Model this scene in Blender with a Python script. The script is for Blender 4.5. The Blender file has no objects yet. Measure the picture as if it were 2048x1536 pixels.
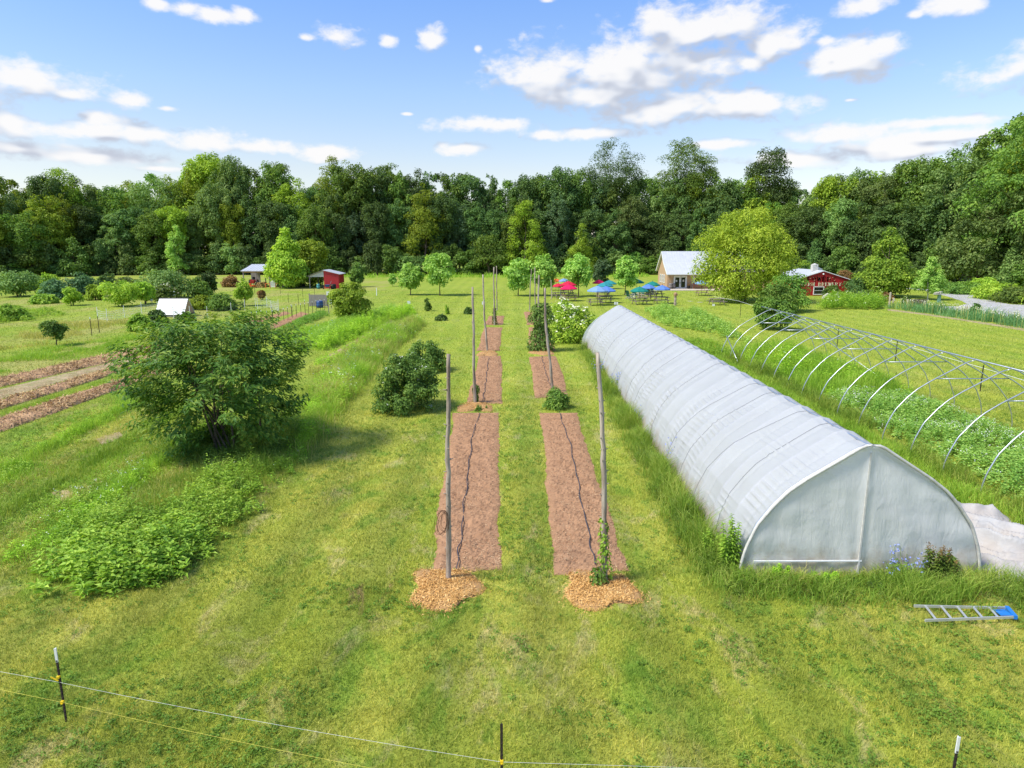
import bpy, math, numpy as np
from math import radians, sin, cos, pi
from mathutils import Vector, Matrix

C = bpy.context.scene.collection
F = 1365.0; PITCH = radians(11.5); CAMH = 7.0
CP, SP = cos(PITCH), sin(PITCH)
A = np.array

# ------------------------------------------------------------------ survey helpers
def ray(px, py):
    u = (px - 1024) / F; v = (768 - py) / F
    return A([u, CP + v * SP, -SP + v * CP])
def G(px, py, z=0.0):
    d = ray(px, py); t = (z - CAMH) / d[2]
    p = A([0, 0, CAMH]) + d * t
    return A([p[0], p[1], z])
def HZ(px, py, Y):
    d = ray(px, py); return CAMH + d[2] * Y / d[1]
def WID(wpx, Y):
    return wpx * (Y * CP + CAMH * SP) / F

# ------------------------------------------------------------------ numpy noise
def vnoise(x, y, seed=0):
    xi = np.floor(x).astype(np.int64); yi = np.floor(y).astype(np.int64)
    fx = x - xi; fy = y - yi
    fx = fx * fx * (3 - 2 * fx); fy = fy * fy * (3 - 2 * fy)
    def h(a, b):
        n = (a * 374761393 + b * 668265263 + seed * 974711) & 0xffffffff
        n = ((n ^ (n >> 13)) * 1274126177) & 0xffffffff
        return ((n ^ (n >> 16)) & 0xffff) / 65535.0
    return (h(xi, yi) * (1 - fx) + h(xi + 1, yi) * fx) * (1 - fy) + (h(xi, yi + 1) * (1 - fx) + h(xi + 1, yi + 1) * fx) * fy
def fbm(x, y, seed=0, o=4):
    s = 0; a = .5
    for i in range(o):
        s = s + a * vnoise(x * 2 ** i, y * 2 ** i, seed + i); a *= .5
    return s
def nrm(v):
    return v / np.maximum(np.linalg.norm(v, axis=-1, keepdims=True), 1e-9)
def inpoly(x, y, poly):
    poly = [(p[0], p[1]) for p in poly]
    r = np.zeros(x.shape, bool); j = len(poly) - 1
    for i in range(len(poly)):
        xi, yi = poly[i]; xj, yj = poly[j]
        c = ((yi > y) != (yj > y)) & (x < (xj - xi) * (y - yi) / ((yj - yi) or 1e-9) + xi)
        r ^= c; j = i
    return r
def sample_poly(rng, poly, dens):
    P = A([(p[0], p[1]) for p in poly]); lo = P.min(0); hi = P.max(0)
    n = int(dens * (hi - lo).prod()) + 1
    x = rng.uniform(lo[0], hi[0], n); y = rng.uniform(lo[1], hi[1], n)
    m = inpoly(x, y, P); return np.stack([x[m], y[m], np.zeros(m.sum())], 1)
def edged(Q, poly, wd, rng, spill=.22):
    spill = max(spill, wd * .33)
    P = A([(p[0], p[1]) for p in poly]); d = np.full(len(Q), 1e9)
    for a, b in zip(P, np.roll(P, -1, 0)):
        ab = b - a; t = np.clip(((Q[:, :2] - a) @ ab) / (ab @ ab + 1e-9), 0, 1); d = np.minimum(d, np.linalg.norm(Q[:, :2] - a - t[:, None] * ab, axis=1))
    n = fbm(Q[:, 0] * 1.3, Q[:, 1] * 1.3, 71, 3); k = np.clip(d / wd, 0, 1); keep = k + .9 * n > .45
    Q = Q.copy(); Q[:, :2] += rng.normal(0, spill, (len(Q), 2)) * (1 - k)[:, None]
    return Q[keep], (.35 + .65 * k ** .7)[keep]
def gp(*pts):
    return [G(*p) for p in pts]

# ------------------------------------------------------------------ mesh accumulator
class Geo:
    def __init__(s): s.v = []; s.q = []; s.t = []; s.qm = []; s.tm = []; s.n = 0
    def add(s, v, q=None, t=None, m=0):
        v = np.asarray(v, np.float32).reshape(-1, 3)
        if q is not None and len(q):
            q = np.asarray(q, np.int32).reshape(-1, 4); s.q.append(q + s.n); s.qm.append(np.full(len(q), m, np.int32))
        if t is not None and len(t):
            t = np.asarray(t, np.int32).reshape(-1, 3); s.t.append(t + s.n); s.tm.append(np.full(len(t), m, np.int32))
        s.v.append(v); s.n += len(v); return s
    def mesh(s, name, mats, smooth=False):
        me = bpy.data.meshes.new(name)
        v = np.concatenate(s.v); me.vertices.add(len(v)); me.vertices.foreach_set('co', v.ravel())
        q = np.concatenate(s.q) if s.q else np.zeros((0, 4), np.int32)
        t = np.concatenate(s.t) if s.t else np.zeros((0, 3), np.int32)
        me.loops.add(len(q) * 4 + len(t) * 3)
        me.loops.foreach_set('vertex_index', np.concatenate([q.ravel(), t.ravel()]).astype(np.int32))
        me.polygons.add(len(q) + len(t))
        st = np.concatenate([np.arange(len(q)) * 4, len(q) * 4 + np.arange(len(t)) * 3]).astype(np.int32)
        me.polygons.foreach_set('loop_start', st)
        mi = np.concatenate((s.qm or [np.zeros(0, np.int32)]) + (s.tm or [np.zeros(0, np.int32)])).astype(np.int32)
        me.polygons.foreach_set('material_index', mi)
        me.polygons.foreach_set('use_smooth', np.full(len(q) + len(t), smooth))
        for m in (mats if isinstance(mats, (list, tuple)) else [mats]): me.materials.append(m)
        me.update(calc_edges=True); me.validate()
        return me

def box(g, c, s, m=0, rz=0, rx=0, ry=0):
    v = A([[x, y, z] for x in (-.5, .5) for y in (-.5, .5) for z in (-.5, .5)]) * A(s)
    R = np.array(Matrix.Rotation(rz, 3, 'Z') @ Matrix.Rotation(ry, 3, 'Y') @ Matrix.Rotation(rx, 3, 'X'))
    v = v @ R.T + A(c)
    g.add(v, [[0, 1, 3, 2], [4, 6, 7, 5], [0, 4, 5, 1], [2, 3, 7, 6], [0, 2, 6, 4], [1, 5, 7, 3]], m=m); return g
def bar(g, a, b, w, h, m=0):
    a = A(a, float); b = A(b, float); d = b - a; L = np.linalg.norm(d); d = d / L
    up = A([0, 0, 1.]) if abs(d[2]) < .95 else A([0, 1., 0]); s = nrm(np.cross(d, up)); u = np.cross(s, d)
    v = [p + s * i * w / 2 + u * j * h / 2 for p in (a, b) for i in (-1, 1) for j in (-1, 1)]
    g.add(v, [[0, 2, 3, 1], [4, 5, 7, 6], [0, 1, 5, 4], [2, 6, 7, 3], [0, 4, 6, 2], [1, 3, 7, 5]], m=m); return g
def tube(g, pts, rad, seg=8, m=0, cap=True):
    P = np.asarray(pts, float); n = len(P); r = np.broadcast_to(np.asarray(rad, float), (n,))
    T = np.gradient(P, axis=0); T = nrm(T)
    ref = A([0, 0, 1.]) if abs(T[0][2]) < .9 else A([1., 0, 0])
    s = nrm(np.cross(T, ref)); u = np.cross(s, T)
    a = np.arange(seg) * 2 * pi / seg
    ring = P[:, None, :] + r[:, None, None] * (np.cos(a)[None, :, None] * s[:, None, :] + np.sin(a)[None, :, None] * u[:, None, :])
    i = np.arange(n - 1)[:, None] * seg; j = np.arange(seg)[None, :]; k = (j + 1) % seg
    q = np.stack([i + j, i + k, i + k + seg, i + j + seg], -1).reshape(-1, 4)
    v = ring.reshape(-1, 3); t = []
    if cap:
        v = np.concatenate([v, P[:1], P[-1:]])
        for b in range(seg):
            c = (b + 1) % seg
            t += [[n * seg, c, b], [n * seg + 1, (n - 1) * seg + b, (n - 1) * seg + c]]
    g.add(v, q, t, m); return g
def lathe(g, prof, seg=16, m=0, c=(0, 0, 0)):
    prof = A(prof, float); n = len(prof); a = np.arange(seg) * 2 * pi / seg
    v = np.stack([prof[:, 0, None] * np.cos(a), prof[:, 0, None] * np.sin(a), np.repeat(prof[:, 1, None], seg, 1)], -1).reshape(-1, 3) + A(c)
    i = np.arange(n - 1)[:, None] * seg; j = np.arange(seg)[None, :]; k = (j + 1) % seg
    g.add(v, np.stack([i + j, i + k, i + k + seg, i + j + seg], -1).reshape(-1, 4), m=m); return g
def grid(g, fn, nu, nv, m=0):
    u, v = np.meshgrid(np.linspace(0, 1, nu), np.linspace(0, 1, nv), indexing='ij')
    P = fn(u, v); i = np.arange(nu - 1)[:, None] * nv; j = np.arange(nv - 1)[None, :]
    q = np.stack([i + j, i + nv + j, i + nv + j + 1, i + j + 1], -1).reshape(-1, 4)
    g.add(np.stack(P, -1).reshape(-1, 3), q, m=m); return g
def prism(g, poly, z0, z1, m=0):
    """vertical-sided slab from a convex or simple xy outline"""
    n = len(poly); b = [[p[0], p[1], z0] for p in poly]; t = [[p[0], p[1], z1] for p in poly]
    from mathutils.geometry import tessellate_polygon
    tri = tessellate_polygon([[Vector((p[0], p[1], 0)) for p in poly]])
    g.add(b + t, [[i, (i + 1) % n, (i + 1) % n + n, i + n] for i in range(n)], [[a + n, b_ + n, c + n] for a, b_, c in tri], m); return g
def leaves(g, pos, n, d, L, W, m=0, fold=.12, droop=.15):
    """one pointed, folded leaf per point"""
    n = nrm(n); d = nrm(d - n * (d * n).sum(-1, keepdims=True)); s = np.cross(n, d)
    L = np.broadcast_to(np.asarray(L, float), (len(pos),))[:, None]; W = np.broadcast_to(np.asarray(W, float), (len(pos),))[:, None]
    v = np.stack([pos, pos + d * L * .45 + s * W / 2 + n * W * fold, pos + d * L - n * L * droop, pos + d * L * .45 - s * W / 2 + n * W * fold], 1)
    i = np.arange(len(pos))[:, None] * 4
    g.add(v.reshape(-1, 3), i + A([[0, 1, 2, 3]]), m=m); return g
def blades(g, pos, h, w, lean, rng, m=0, bend=True):
    k = len(pos); a = rng.uniform(0, 2 * pi, k); s = np.stack([np.cos(a), np.sin(a), np.zeros(k)], 1)
    b = rng.uniform(0, 2 * pi, k); l = np.stack([np.cos(b), np.sin(b), np.zeros(k)], 1) * (lean * rng.uniform(.2, 1, k) * h)[:, None]
    w = np.broadcast_to(np.asarray(w, float), (k,))[:, None]; up = np.zeros((k, 3)); up[:, 2] = h
    if not bend:
        v = np.stack([pos - s * w / 2, pos + s * w / 2, pos + l + up], 1); i = np.arange(k)[:, None] * 3
        g.add(v.reshape(-1, 3), None, i + A([[0, 1, 2]]), m)
    else:
        md = pos + l * .3 + up * .62; tip = pos + l * 1.15 + up * A([0, 0, .96])
        v = np.stack([pos - s * w / 2, pos + s * w / 2, md + s * w * .4, md - s * w * .4, tip], 1); i = np.arange(k)[:, None] * 5
        g.add(v.reshape(-1, 3), i + A([[0, 1, 2, 3]]), i + A([[3, 2, 4]]), m)
    return g

# ------------------------------------------------------------------ objects
def tag(o, label=None, cat=None, group=None, kind=None):
    if label: o['label'] = label
    if cat: o['category'] = cat
    if group: o['group'] = group
    if kind: o['kind'] = kind
    return o
def obj(name, me, parent=None, loc=(0, 0, 0), rz=0.0, sc=None):
    o = bpy.data.objects.new(name, me); C.objects.link(o)
    o.location = [float(x) for x in loc]; o.rotation_euler = (0, 0, rz)
    if sc is not None: o.scale = sc
    if parent is not None: o.parent = parent
    return o
def thing(name, label, cat, loc=(0, 0, 0), rz=0.0, group=None, sc=None):
    return tag(obj(name, None, None, loc, rz, sc), label, cat, group)
def part(name, g, mats, parent, smooth=False, label=None):
    o = obj(name, g.mesh(name, mats, smooth), parent)
    if label: o['label'] = label
    return o
def copy_tree(o, parent=None):
    c = o.copy(); C.objects.link(c)
    if parent is not None: c.parent = parent
    for ch in KIDS.get(o.name, []) or [x for x in bpy.data.objects if x.parent == o]:
        copy_tree(ch, c)
    return c
KIDS = {}

# ------------------------------------------------------------------ materials
def nt(m):
    m.use_nodes = True; n = m.node_tree; n.nodes.clear(); return n
def N(t, typ, **kw):
    n = t.nodes.new(typ)
    for k, v in kw.items():
        if k in ('_i',):
            for a, b in v.items(): n.inputs[a].default_value = b
        else: setattr(n, k, v)
    return n
def L(t, a, b): t.links.new(a, b)
def ramp(t, fac, stops):
    r = t.nodes.new('ShaderNodeValToRGB'); e = r.color_ramp.elements
    while len(e) > 1: e.remove(e[-1])
    e[0].position = stops[0][0]; e[0].color = (*stops[0][1], 1)
    for p, c in stops[1:]:
        x = e.new(p); x.color = (*c, 1)
    L(t, fac, r.inputs[0]); return r.outputs[0]
def mixc(t, fac, a, b, blend='MIX'):
    n = t.nodes.new('ShaderNodeMix'); n.data_type = 'RGBA'; n.blend_type = blend
    for s, v in ((n.inputs[0], fac), (n.inputs[6], a), (n.inputs[7], b)):
        if isinstance(v, (int, float)): s.default_value = v
        elif isinstance(v, tuple): s.default_value = (*v, 1)
        else: L(t, v, s)
    return n.outputs[2]
def math_(t, op, a, b=0.0, c=0.0, clamp=False):
    n = t.nodes.new('ShaderNodeMath'); n.operation = op; n.use_clamp = clamp
    for i, v in enumerate((a, b, c)):
        if isinstance(v, (int, float)): n.inputs[i].default_value = v
        else: L(t, v, n.inputs[i])
    return n.outputs[0]
def noise(t, vec, scale, detail=4, rough=.6, dist=0.0):
    n = N(t, 'ShaderNodeTexNoise', _i={'Scale': scale, 'Detail': detail, 'Roughness': rough, 'Distortion': dist})
    if vec is not None: L(t, vec, n.inputs['Vector'])
    return n.outputs['Fac']
def smooth(t, x, lo, hi):
    n = N(t, 'ShaderNodeMapRange', interpolation_type='SMOOTHSTEP'); L(t, x, n.inputs[0])
    n.inputs[1].default_value = lo; n.inputs[2].default_value = hi; return n.outputs[0]

def mat(name, col, rough=.6, spec=.3, metal=0.0, vary=.25, vscale=6.0, bump=0.0, bscale=30.0, stretch=(1, 1, 1), col2=None):
    m = bpy.data.materials.new(name); t = nt(m)
    tc = N(t, 'ShaderNodeTexCoord'); mp = N(t, 'ShaderNodeMapping'); mp.inputs['Scale'].default_value = stretch
    L(t, tc.outputs['Object'], mp.inputs[0]); v = mp.outputs[0]
    n1 = noise(t, v, vscale, 5)
    c2 = col2 or tuple(x * (1 - vary) for x in col)
    c = ramp(t, n1, [(.3, c2), (.65, col)])
    b = N(t, 'ShaderNodeBsdfPrincipled', _i={'Roughness': rough, 'Metallic': metal, 'Specular IOR Level': spec}); L(t, c, b.inputs['Base Color'])
    if bump:
        bn = N(t, 'ShaderNodeBump', _i={'Strength': bump, 'Distance': .02}); L(t, noise(t, v, bscale, 6), bn.inputs['Height']); L(t, bn.outputs[0], b.inputs['Normal'])
    o = N(t, 'ShaderNodeOutputMaterial'); L(t, b.outputs[0], o.inputs[0]); return m

def leafmat(name, dark, mid, light, trans=.3, ovar=.25, clump=.4, cscale=.5, rough=.55, spec=.18, gain=1.75):
    m = bpy.data.materials.new(name); t = nt(m)
    ge = N(t, 'ShaderNodeNewGeometry'); oi = N(t, 'ShaderNodeObjectInfo'); tc = N(t, 'ShaderNodeTexCoord')
    dark, mid, light = [tuple(min(.9, x * k) for x in c) for c, k in ((dark, gain * 1.15), (mid, gain * 1.1), (light, gain))]
    r = math_(t, 'ADD', math_(t, 'MULTIPLY', ge.outputs['Random Per Island'], 1 - clump),
              math_(t, 'MULTIPLY', smooth(t, noise(t, tc.outputs['Object'], cscale, 3), .3, .7), clump))
    c = ramp(t, r, [(0.05, dark), (.5, mid), (.95, light)])
    hs = N(t, 'ShaderNodeHueSaturation'); L(t, c, hs.inputs['Color'])
    L(t, math_(t, 'ADD', math_(t, 'MULTIPLY', oi.outputs['Random'], ovar * .07), .5 - ovar * .025), hs.inputs['Hue'])
    L(t, math_(t, 'ADD', math_(t, 'MULTIPLY', oi.outputs['Random'], ovar * 1.6), 1 - ovar * .8), hs.inputs['Value'])
    b = N(t, 'ShaderNodeBsdfPrincipled', _i={'Roughness': rough, 'Specular IOR Level': spec}); L(t, hs.outputs[0], b.inputs['Base Color'])
    tr = N(t, 'ShaderNodeBsdfTranslucent')
    L(t, mixc(t, 1.0, hs.outputs[0], (1.5, 1.45, .7), 'MULTIPLY'), tr.inputs[0])
    mx = N(t, 'ShaderNodeMixShader', _i={0: trans}); L(t, b.outputs[0], mx.inputs[1]); L(t, tr.outputs[0], mx.inputs[2])
    o = N(t, 'ShaderNodeOutputMaterial'); L(t, mx.outputs[0], o.inputs[0]); return m

# lawn colour shared by the soil sheet and the blades growing on it
lg = bpy.data.node_groups.new('lawn_colour', 'ShaderNodeTree')
lg.interface.new_socket('Color', in_out='OUTPUT', socket_type='NodeSocketColor')
lg.interface.new_socket('Bare', in_out='OUTPUT', socket_type='NodeSocketFloat')
def build_lawn(t):
    go = t.nodes.new('NodeGroupOutput'); ge = N(t, 'ShaderNodeNewGeometry'); pm = N(t, 'ShaderNodeMapping'); pm.inputs['Scale'].default_value = (1.15, .6, 1); L(t, ge.outputs['Position'], pm.inputs[0]); p = pm.outputs[0]
    c = mixc(t, smooth(t, noise(t, p, .22, 4, .6), .38, .62), (.33, .372, .055), (.42, .42, .082))
    c = mixc(t, math_(t, 'MULTIPLY', smooth(t, noise(t, p, .55, 6, .7, .6), .50, .66), .75), c, (.205, .33, .04))
    c = mixc(t, math_(t, 'MULTIPLY', smooth(t, noise(t, p, 1.3, 6, .72, .5), .53, .64), .6), c, (.135, .255, .032))
    mp = N(t, 'ShaderNodeMapping'); mp.inputs['Location'].default_value = (31, 17, 0); L(t, p, mp.inputs[0]); q = mp.outputs[0]
    straw = smooth(t, noise(t, q, .8, 7, .74, .5), .53, .67)
    c = mixc(t, math_(t, 'MULTIPLY', straw, .75), c, (.47, .41, .19))
    bare = smooth(t, noise(t, q, .42, 7, .75, .3), .635, .70)
    c = mixc(t, math_(t, 'MULTIPLY', bare, .75), c, (.36, .24, .13))
    # mower swaths
    sx = N(t, 'ShaderNodeSeparateXYZ'); L(t, ge.outputs['Position'], sx.inputs[0])
    st = math_(t, 'SINE', math_(t, 'ADD', math_(t, 'MULTIPLY', sx.outputs[0], 3.3), math_(t, 'MULTIPLY', noise(t, p, .1, 2), 5.0)))
    c = mixc(t, 1.0, c, ramp(t, math_(t, 'MULTIPLY_ADD', st, .5, .5), [(0, (.86, .89, .86)), (1, (1.14, 1.12, 1.05))]), 'MULTIPLY')
    # rough ground on the old field side is greener and more broken
    lf = math_(t, 'MULTIPLY', smooth(t, math_(t, 'MULTIPLY', sx.outputs[0], -1.0), 8, 13), smooth(t, noise(t, q, .35, 5, .65), .42, .6))
    c = mixc(t, math_(t, 'MULTIPLY', lf, .7), c, (.20, .32, .04))
    mead = math_(t, 'MULTIPLY', math_(t, 'MULTIPLY', smooth(t, math_(t, 'MULTIPLY', sx.outputs[0], -1.0), 14, 24), smooth(t, sx.outputs[1], 28, 40)), smooth(t, noise(t, q, .16, 5, .65), .44, .6))
    far = smooth(t, sx.outputs[1], 14, 55)
    c = mixc(t, math_(t, 'MULTIPLY', far, .55), c, (.345, .435, .05))
    c = mixc(t, math_(t, 'MULTIPLY', mead, .7), c, (.44, .40, .13))
    L(t, c, go.inputs[0]); L(t, bare, go.inputs[1])
build_lawn(lg)

def m_ground():
    m = bpy.data.materials.new('lawn_soil'); t = nt(m)
    gr = N(t, 'ShaderNodeGroup', node_tree=lg); ge = N(t, 'ShaderNodeNewGeometry'); p = ge.outputs['Position']
    f1 = noise(t, p, 7, 6, .75); f2 = noise(t, p, 38, 4, .7)
    v = math_(t, 'ADD', math_(t, 'MULTIPLY', f1, .9), math_(t, 'MULTIPLY', f2, .6))
    k = ramp(t, v, [(.45, (.55, .60, .50)), (.75, (.80, .83, .80)), (1.0, (1.06, 1.03, 1.03))])
    c = mixc(t, 1.0, gr.outputs[0], k, 'MULTIPLY')
    b = N(t, 'ShaderNodeBsdfPrincipled', _i={'Roughness': .9, 'Specular IOR Level': .1}); L(t, c, b.inputs['Base Color'])
    bn = N(t, 'ShaderNodeBump', _i={'Strength': .5, 'Distance': .02}); L(t, f2, bn.inputs['Height']); L(t, bn.outputs[0], b.inputs['Normal'])
    o = N(t, 'ShaderNodeOutputMaterial'); L(t, b.outputs[0], o.inputs[0]); return m
def m_lawnblade():
    m = bpy.data.materials.new('lawn_blade'); t = nt(m)
    gr = N(t, 'ShaderNodeGroup', node_tree=lg); ge = N(t, 'ShaderNodeNewGeometry'); r = ge.outputs['Random Per Island']
    k = ramp(t, r, [(0, (.46, .62, .44)), (.45, (1.1, 1.1, 1.0)), (.8, (1.48, 1.38, 1.2)), (1, (1.95, 1.7, 2.4))])
    c = mixc(t, 1.0, gr.outputs[0], k, 'MULTIPLY')
    b = N(t, 'ShaderNodeBsdfPrincipled', _i={'Roughness': .6, 'Specular IOR Level': .2}); L(t, c, b.inputs['Base Color'])
    tr = N(t, 'ShaderNodeBsdfTranslucent'); L(t, c, tr.inputs[0])
    mx = N(t, 'ShaderNodeMixShader', _i={0: .3}); L(t, b.outputs[0], mx.inputs[1]); L(t, tr.outputs[0], mx.inputs[2])
    o = N(t, 'ShaderNodeOutputMaterial'); L(t, mx.outputs[0], o.inputs[0]); return m

M = {}
M['ground'] = m_ground(); M['lawn'] = m_lawnblade()
# foliage:               shade leaf          mid leaf            young leaf
M['f_mid'] = leafmat('leaf_mid', (.036, .072, .015), (.092, .152, .024), (.18, .24, .042), ovar=.45)
M['f_yel'] = leafmat('leaf_yellow', (.062, .098, .011), (.148, .20, .018), (.26, .31, .032), ovar=.35)
M['f_dark'] = leafmat('leaf_dark', (.022, .048, .015), (.06, .10, .026), (.125, .18, .046), ovar=.4)
M['f_blue'] = leafmat('leaf_bluish', (.030, .062, .026), (.068, .122, .048), (.15, .21, .10), ovar=.4)
M['f_olive'] = leafmat('leaf_olive', (.046, .075, .02), (.102, .155, .04), (.19, .235, .07), ovar=.4)
M['f_lime'] = leafmat('leaf_lime', (.085, .155, .014), (.20, .295, .03), (.37, .43, .06), ovar=.15)
M['f_birch'] = leafmat('leaf_birch', (.085, .135, .013), (.195, .255, .023), (.35, .39, .05), ovar=.1)
M['f_maple'] = leafmat('leaf_maple', (.05, .09, .012), (.115, .18, .02), (.24, .30, .035), ovar=.05)
M['f_young'] = leafmat('leaf_young', (.085, .165, .03), (.18, .29, .055), (.36, .46, .12), ovar=.1)
M['f_paw'] = leafmat('leaf_pawpaw', (.020, .054, .011), (.066, .138, .018), (.21, .26, .04), ovar=.05, cscale=.9, clump=.5, trans=.3, spec=.3)
M['f_bush'] = leafmat('leaf_bush', (.030, .06, .013), (.072, .125, .022), (.155, .22, .045), ovar=.2, cscale=1.2)
M['f_weed'] = leafmat('leaf_weed', (.062, .128, .014), (.148, .235, .026), (.28, .36, .055), ovar=.1, cscale=.8, clump=.45)
M['f_weed2'] = leafmat('leaf_weed_bright', (.10, .19, .012), (.20, .33, .025), (.33, .44, .05), ovar=.1, cscale=.6)
M['f_buck'] = leafmat('leaf_buckwheat', (.07, .15, .025), (.16, .265, .05), (.30, .40, .10), ovar=.05, cscale=.8)
M['f_red'] = leafmat('leaf_reddish', (.07, .05, .02), (.17, .10, .04), (.27, .17, .06), ovar=.1)
M['f_iris'] = leafmat('leaf_iris', (.035, .09, .035), (.08, .17, .06), (.16, .27, .10), ovar=.1)
M['clover'] = leafmat('leaf_clover', (.07, .13, .018), (.115, .205, .026), (.18, .28, .04), ovar=.05, gain=1.3)
M['g_tall'] = leafmat('grass_tall', (.05, .10, .012), (.125, .19, .022), (.28, .30, .07), ovar=.1, cscale=.7)
M['g_green'] = leafmat('grass_green', (.08, .155, .014), (.155, .255, .024), (.29, .36, .06), ovar=.1, cscale=.6)
M['g_dry'] = leafmat('grass_dry', (.14, .155, .03), (.26, .25, .07), (.42, .36, .15), ovar=.1, cscale=.5)
M['fl_white'] = mat('petal_white', (.85, .85, .74), .7, .2, vary=.1)
M['fl_cream'] = mat('petal_cream', (.80, .80, .55), .7, .2, vary=.12)
M['fl_blue'] = mat('petal_blue', (.26, .32, .66), .7, .2, vary=.2)
M['fl_rust'] = mat('seed_rust', (.30, .19, .075), .8, .1, vary=.4)
M['fl_orange'] = mat('petal_orange', (.75, .25, .03), .7, .2, vary=.2)
M['bark'] = mat('bark', (.15, .12, .09), .9, .1, vary=.5, vscale=4, bump=.5, bscale=12, stretch=(1, 1, .25))
M['bark_pale'] = mat('bark_pale', (.55, .52, .46), .8, .15, vary=.5, vscale=3, stretch=(1, 1, 3))
M['pole'] = mat('weathered_pole', (.50, .425, .345), .85, .15, vary=.5, vscale=7, bump=.9, bscale=40, stretch=(1, 1, .14), col2=(.15, .10, .07))
M['post'] = mat('pale_post', (.55, .47, .36), .8, .2, vary=.35, vscale=8, stretch=(1, 1, .2), bump=.3)
M['grey_wood'] = mat('grey_wood', (.33, .29, .27), .85, .15, vary=.4, vscale=9, stretch=(4, 1, .3), bump=.4)
M['table_wood'] = mat('table_wood', (.46, .36, .23), .8, .2, vary=.4, vscale=5, stretch=(.4, 4, 4), bump=.2)
M['table_grey'] = mat('table_grey', (.30, .25, .20), .85, .2, vary=.4, vscale=5, stretch=(.4, 4, 4), bump=.2)
M['soil'] = mat('soil', (.43, .245, .135), .95, .05, vscale=2.2, bump=1.0, bscale=26, col2=(.31, .172, .094))
M['soil_pale'] = mat('soil_pale', (.46, .35, .22), .95, .05, vscale=1.6, bump=.8, bscale=14, col2=(.27, .26, .10))
M['mulch'] = mat('mulch', (.47, .30, .165), .95, .05, vscale=2.2, bump=1.0, bscale=9, col2=(.24, .14, .08))
M['chip'] = leafmat('wood_chip', (.38, .20, .06), (.66, .38, .12), (.86, .58, .25), trans=.03, ovar=0.0, clump=.3, cscale=3, gain=1.0)
M['straw'] = leafmat('mulch_shred', (.16, .095, .05), (.45, .29, .13), (.74, .54, .27), trans=.03, ovar=.1, clump=.5, cscale=1.5, gain=1.0)
M['straw_bit'] = leafmat('straw_bit', (.24, .135, .075), (.46, .29, .16), (.66, .48, .28), trans=.03, ovar=0.0, clump=.4, cscale=2, gain=1.0)
M['gravel'] = mat('gravel', (.50, .485, .48), .95, .1, vscale=1.2, bump=.6, bscale=40, col2=(.36, .345, .34))
M['steel'] = mat('galvanised', (.62, .64, .68), .38, .5, .85, vary=.2, vscale=3)
M['hose'] = mat('drip_hose', (.07, .065, .075), .5, .4)
M['rope'] = mat('rope', (.22, .22, .24), .8, .2)
M['rust'] = mat('rusty_wire', (.12, .06, .035), .8, .2, .3)
M['tpost'] = mat('post_paint', (.045, .032, .028), .7, .3, vary=.5, vscale=14)
M['white'] = mat('white_paint', (.78, .78, .76), .5, .4, vary=.08)
M['white_old'] = mat('white_old', (.62, .60, .55), .7, .3, vary=.25, vscale=9)
M['yellow'] = mat('yellow_plastic', (.80, .55, .02), .4, .5, vary=.1)
M['wire_w'] = mat('white_wire', (.7, .7, .66), .5, .3, vary=.05)
M['wire_y'] = mat('yellow_wire', (.75, .66, .10), .5, .3, vary=.05)
M['alu'] = mat('aluminium', (.72, .72, .72), .4, .5, .6, vary=.1)
M['blue'] = mat('blue_plastic', (.02, .20, .60), .4, .5, vary=.12)
M['metal_roof'] = mat('metal_roof', (.60, .61, .64), .38, .5, .1, vary=.1, vscale=1.3)
M['roof_grey'] = mat('roof_grey', (.22, .20, .19), .9, .2, vary=.3, vscale=6)
M['tan'] = mat('tan_siding', (.50, .33, .20), .8, .2, vary=.1, vscale=2)
M['red'] = mat('red_paint', (.42, .022, .022), .65, .3, vary=.2, vscale=2.5)
M['red_shed'] = mat('red_metal', (.50, .035, .04), .5, .35, vary=.15, vscale=2)
M['glass'] = mat('dark_glass', (.012, .016, .018), .08, .6, vary=.2)
M['dark'] = mat('dark_stuff', (.02, .02, .022), .6, .3, vary=.3)
M['slab'] = mat('patio', (.58, .50, .40), .9, .15, vary=.2, vscale=2, bump=.2)
M['green_paint'] = mat('green_paint', (.02, .10, .06), .5, .4)
M['pedestal'] = mat('pedestal_green', (.20, .36, .27), .6, .3)
M['stone'] = mat('stone', (.55, .52, .44), .9, .15, vary=.35, vscale=5, bump=.5)
M['tractor_red'] = mat('machine_red', (.45, .03, .02), .4, .5)
M['orange'] = mat('machine_orange', (.70, .14, .02), .45, .5)
M['tan_log'] = mat('cut_wood', (.50, .32, .12), .8, .2, vary=.4, vscale=12)
M['teal'] = mat('teal_plastic', (.10, .42, .42), .4, .5)
M['barrel'] = mat('blue_barrel', (.03, .10, .30), .45, .5, vary=.15)
def canvas(name, c): return mat(name, c, .8, .2, vary=.12, vscale=2)
M['u_red'] = canvas('canvas_red', (.62, .02, .06)); M['u_pink'] = canvas('canvas_crimson', (.72, .015, .10))
M['u_or'] = canvas('canvas_orange', (.70, .12, .03)); M['u_blue'] = canvas('canvas_blue', (.11, .22, .56))
M['u_sky'] = canvas('canvas_sky', (.20, .34, .60)); M['u_teal'] = canvas('canvas_teal', (.03, .25, .27)); M['u_green'] = canvas('canvas_green', (.015, .21, .17))

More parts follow.
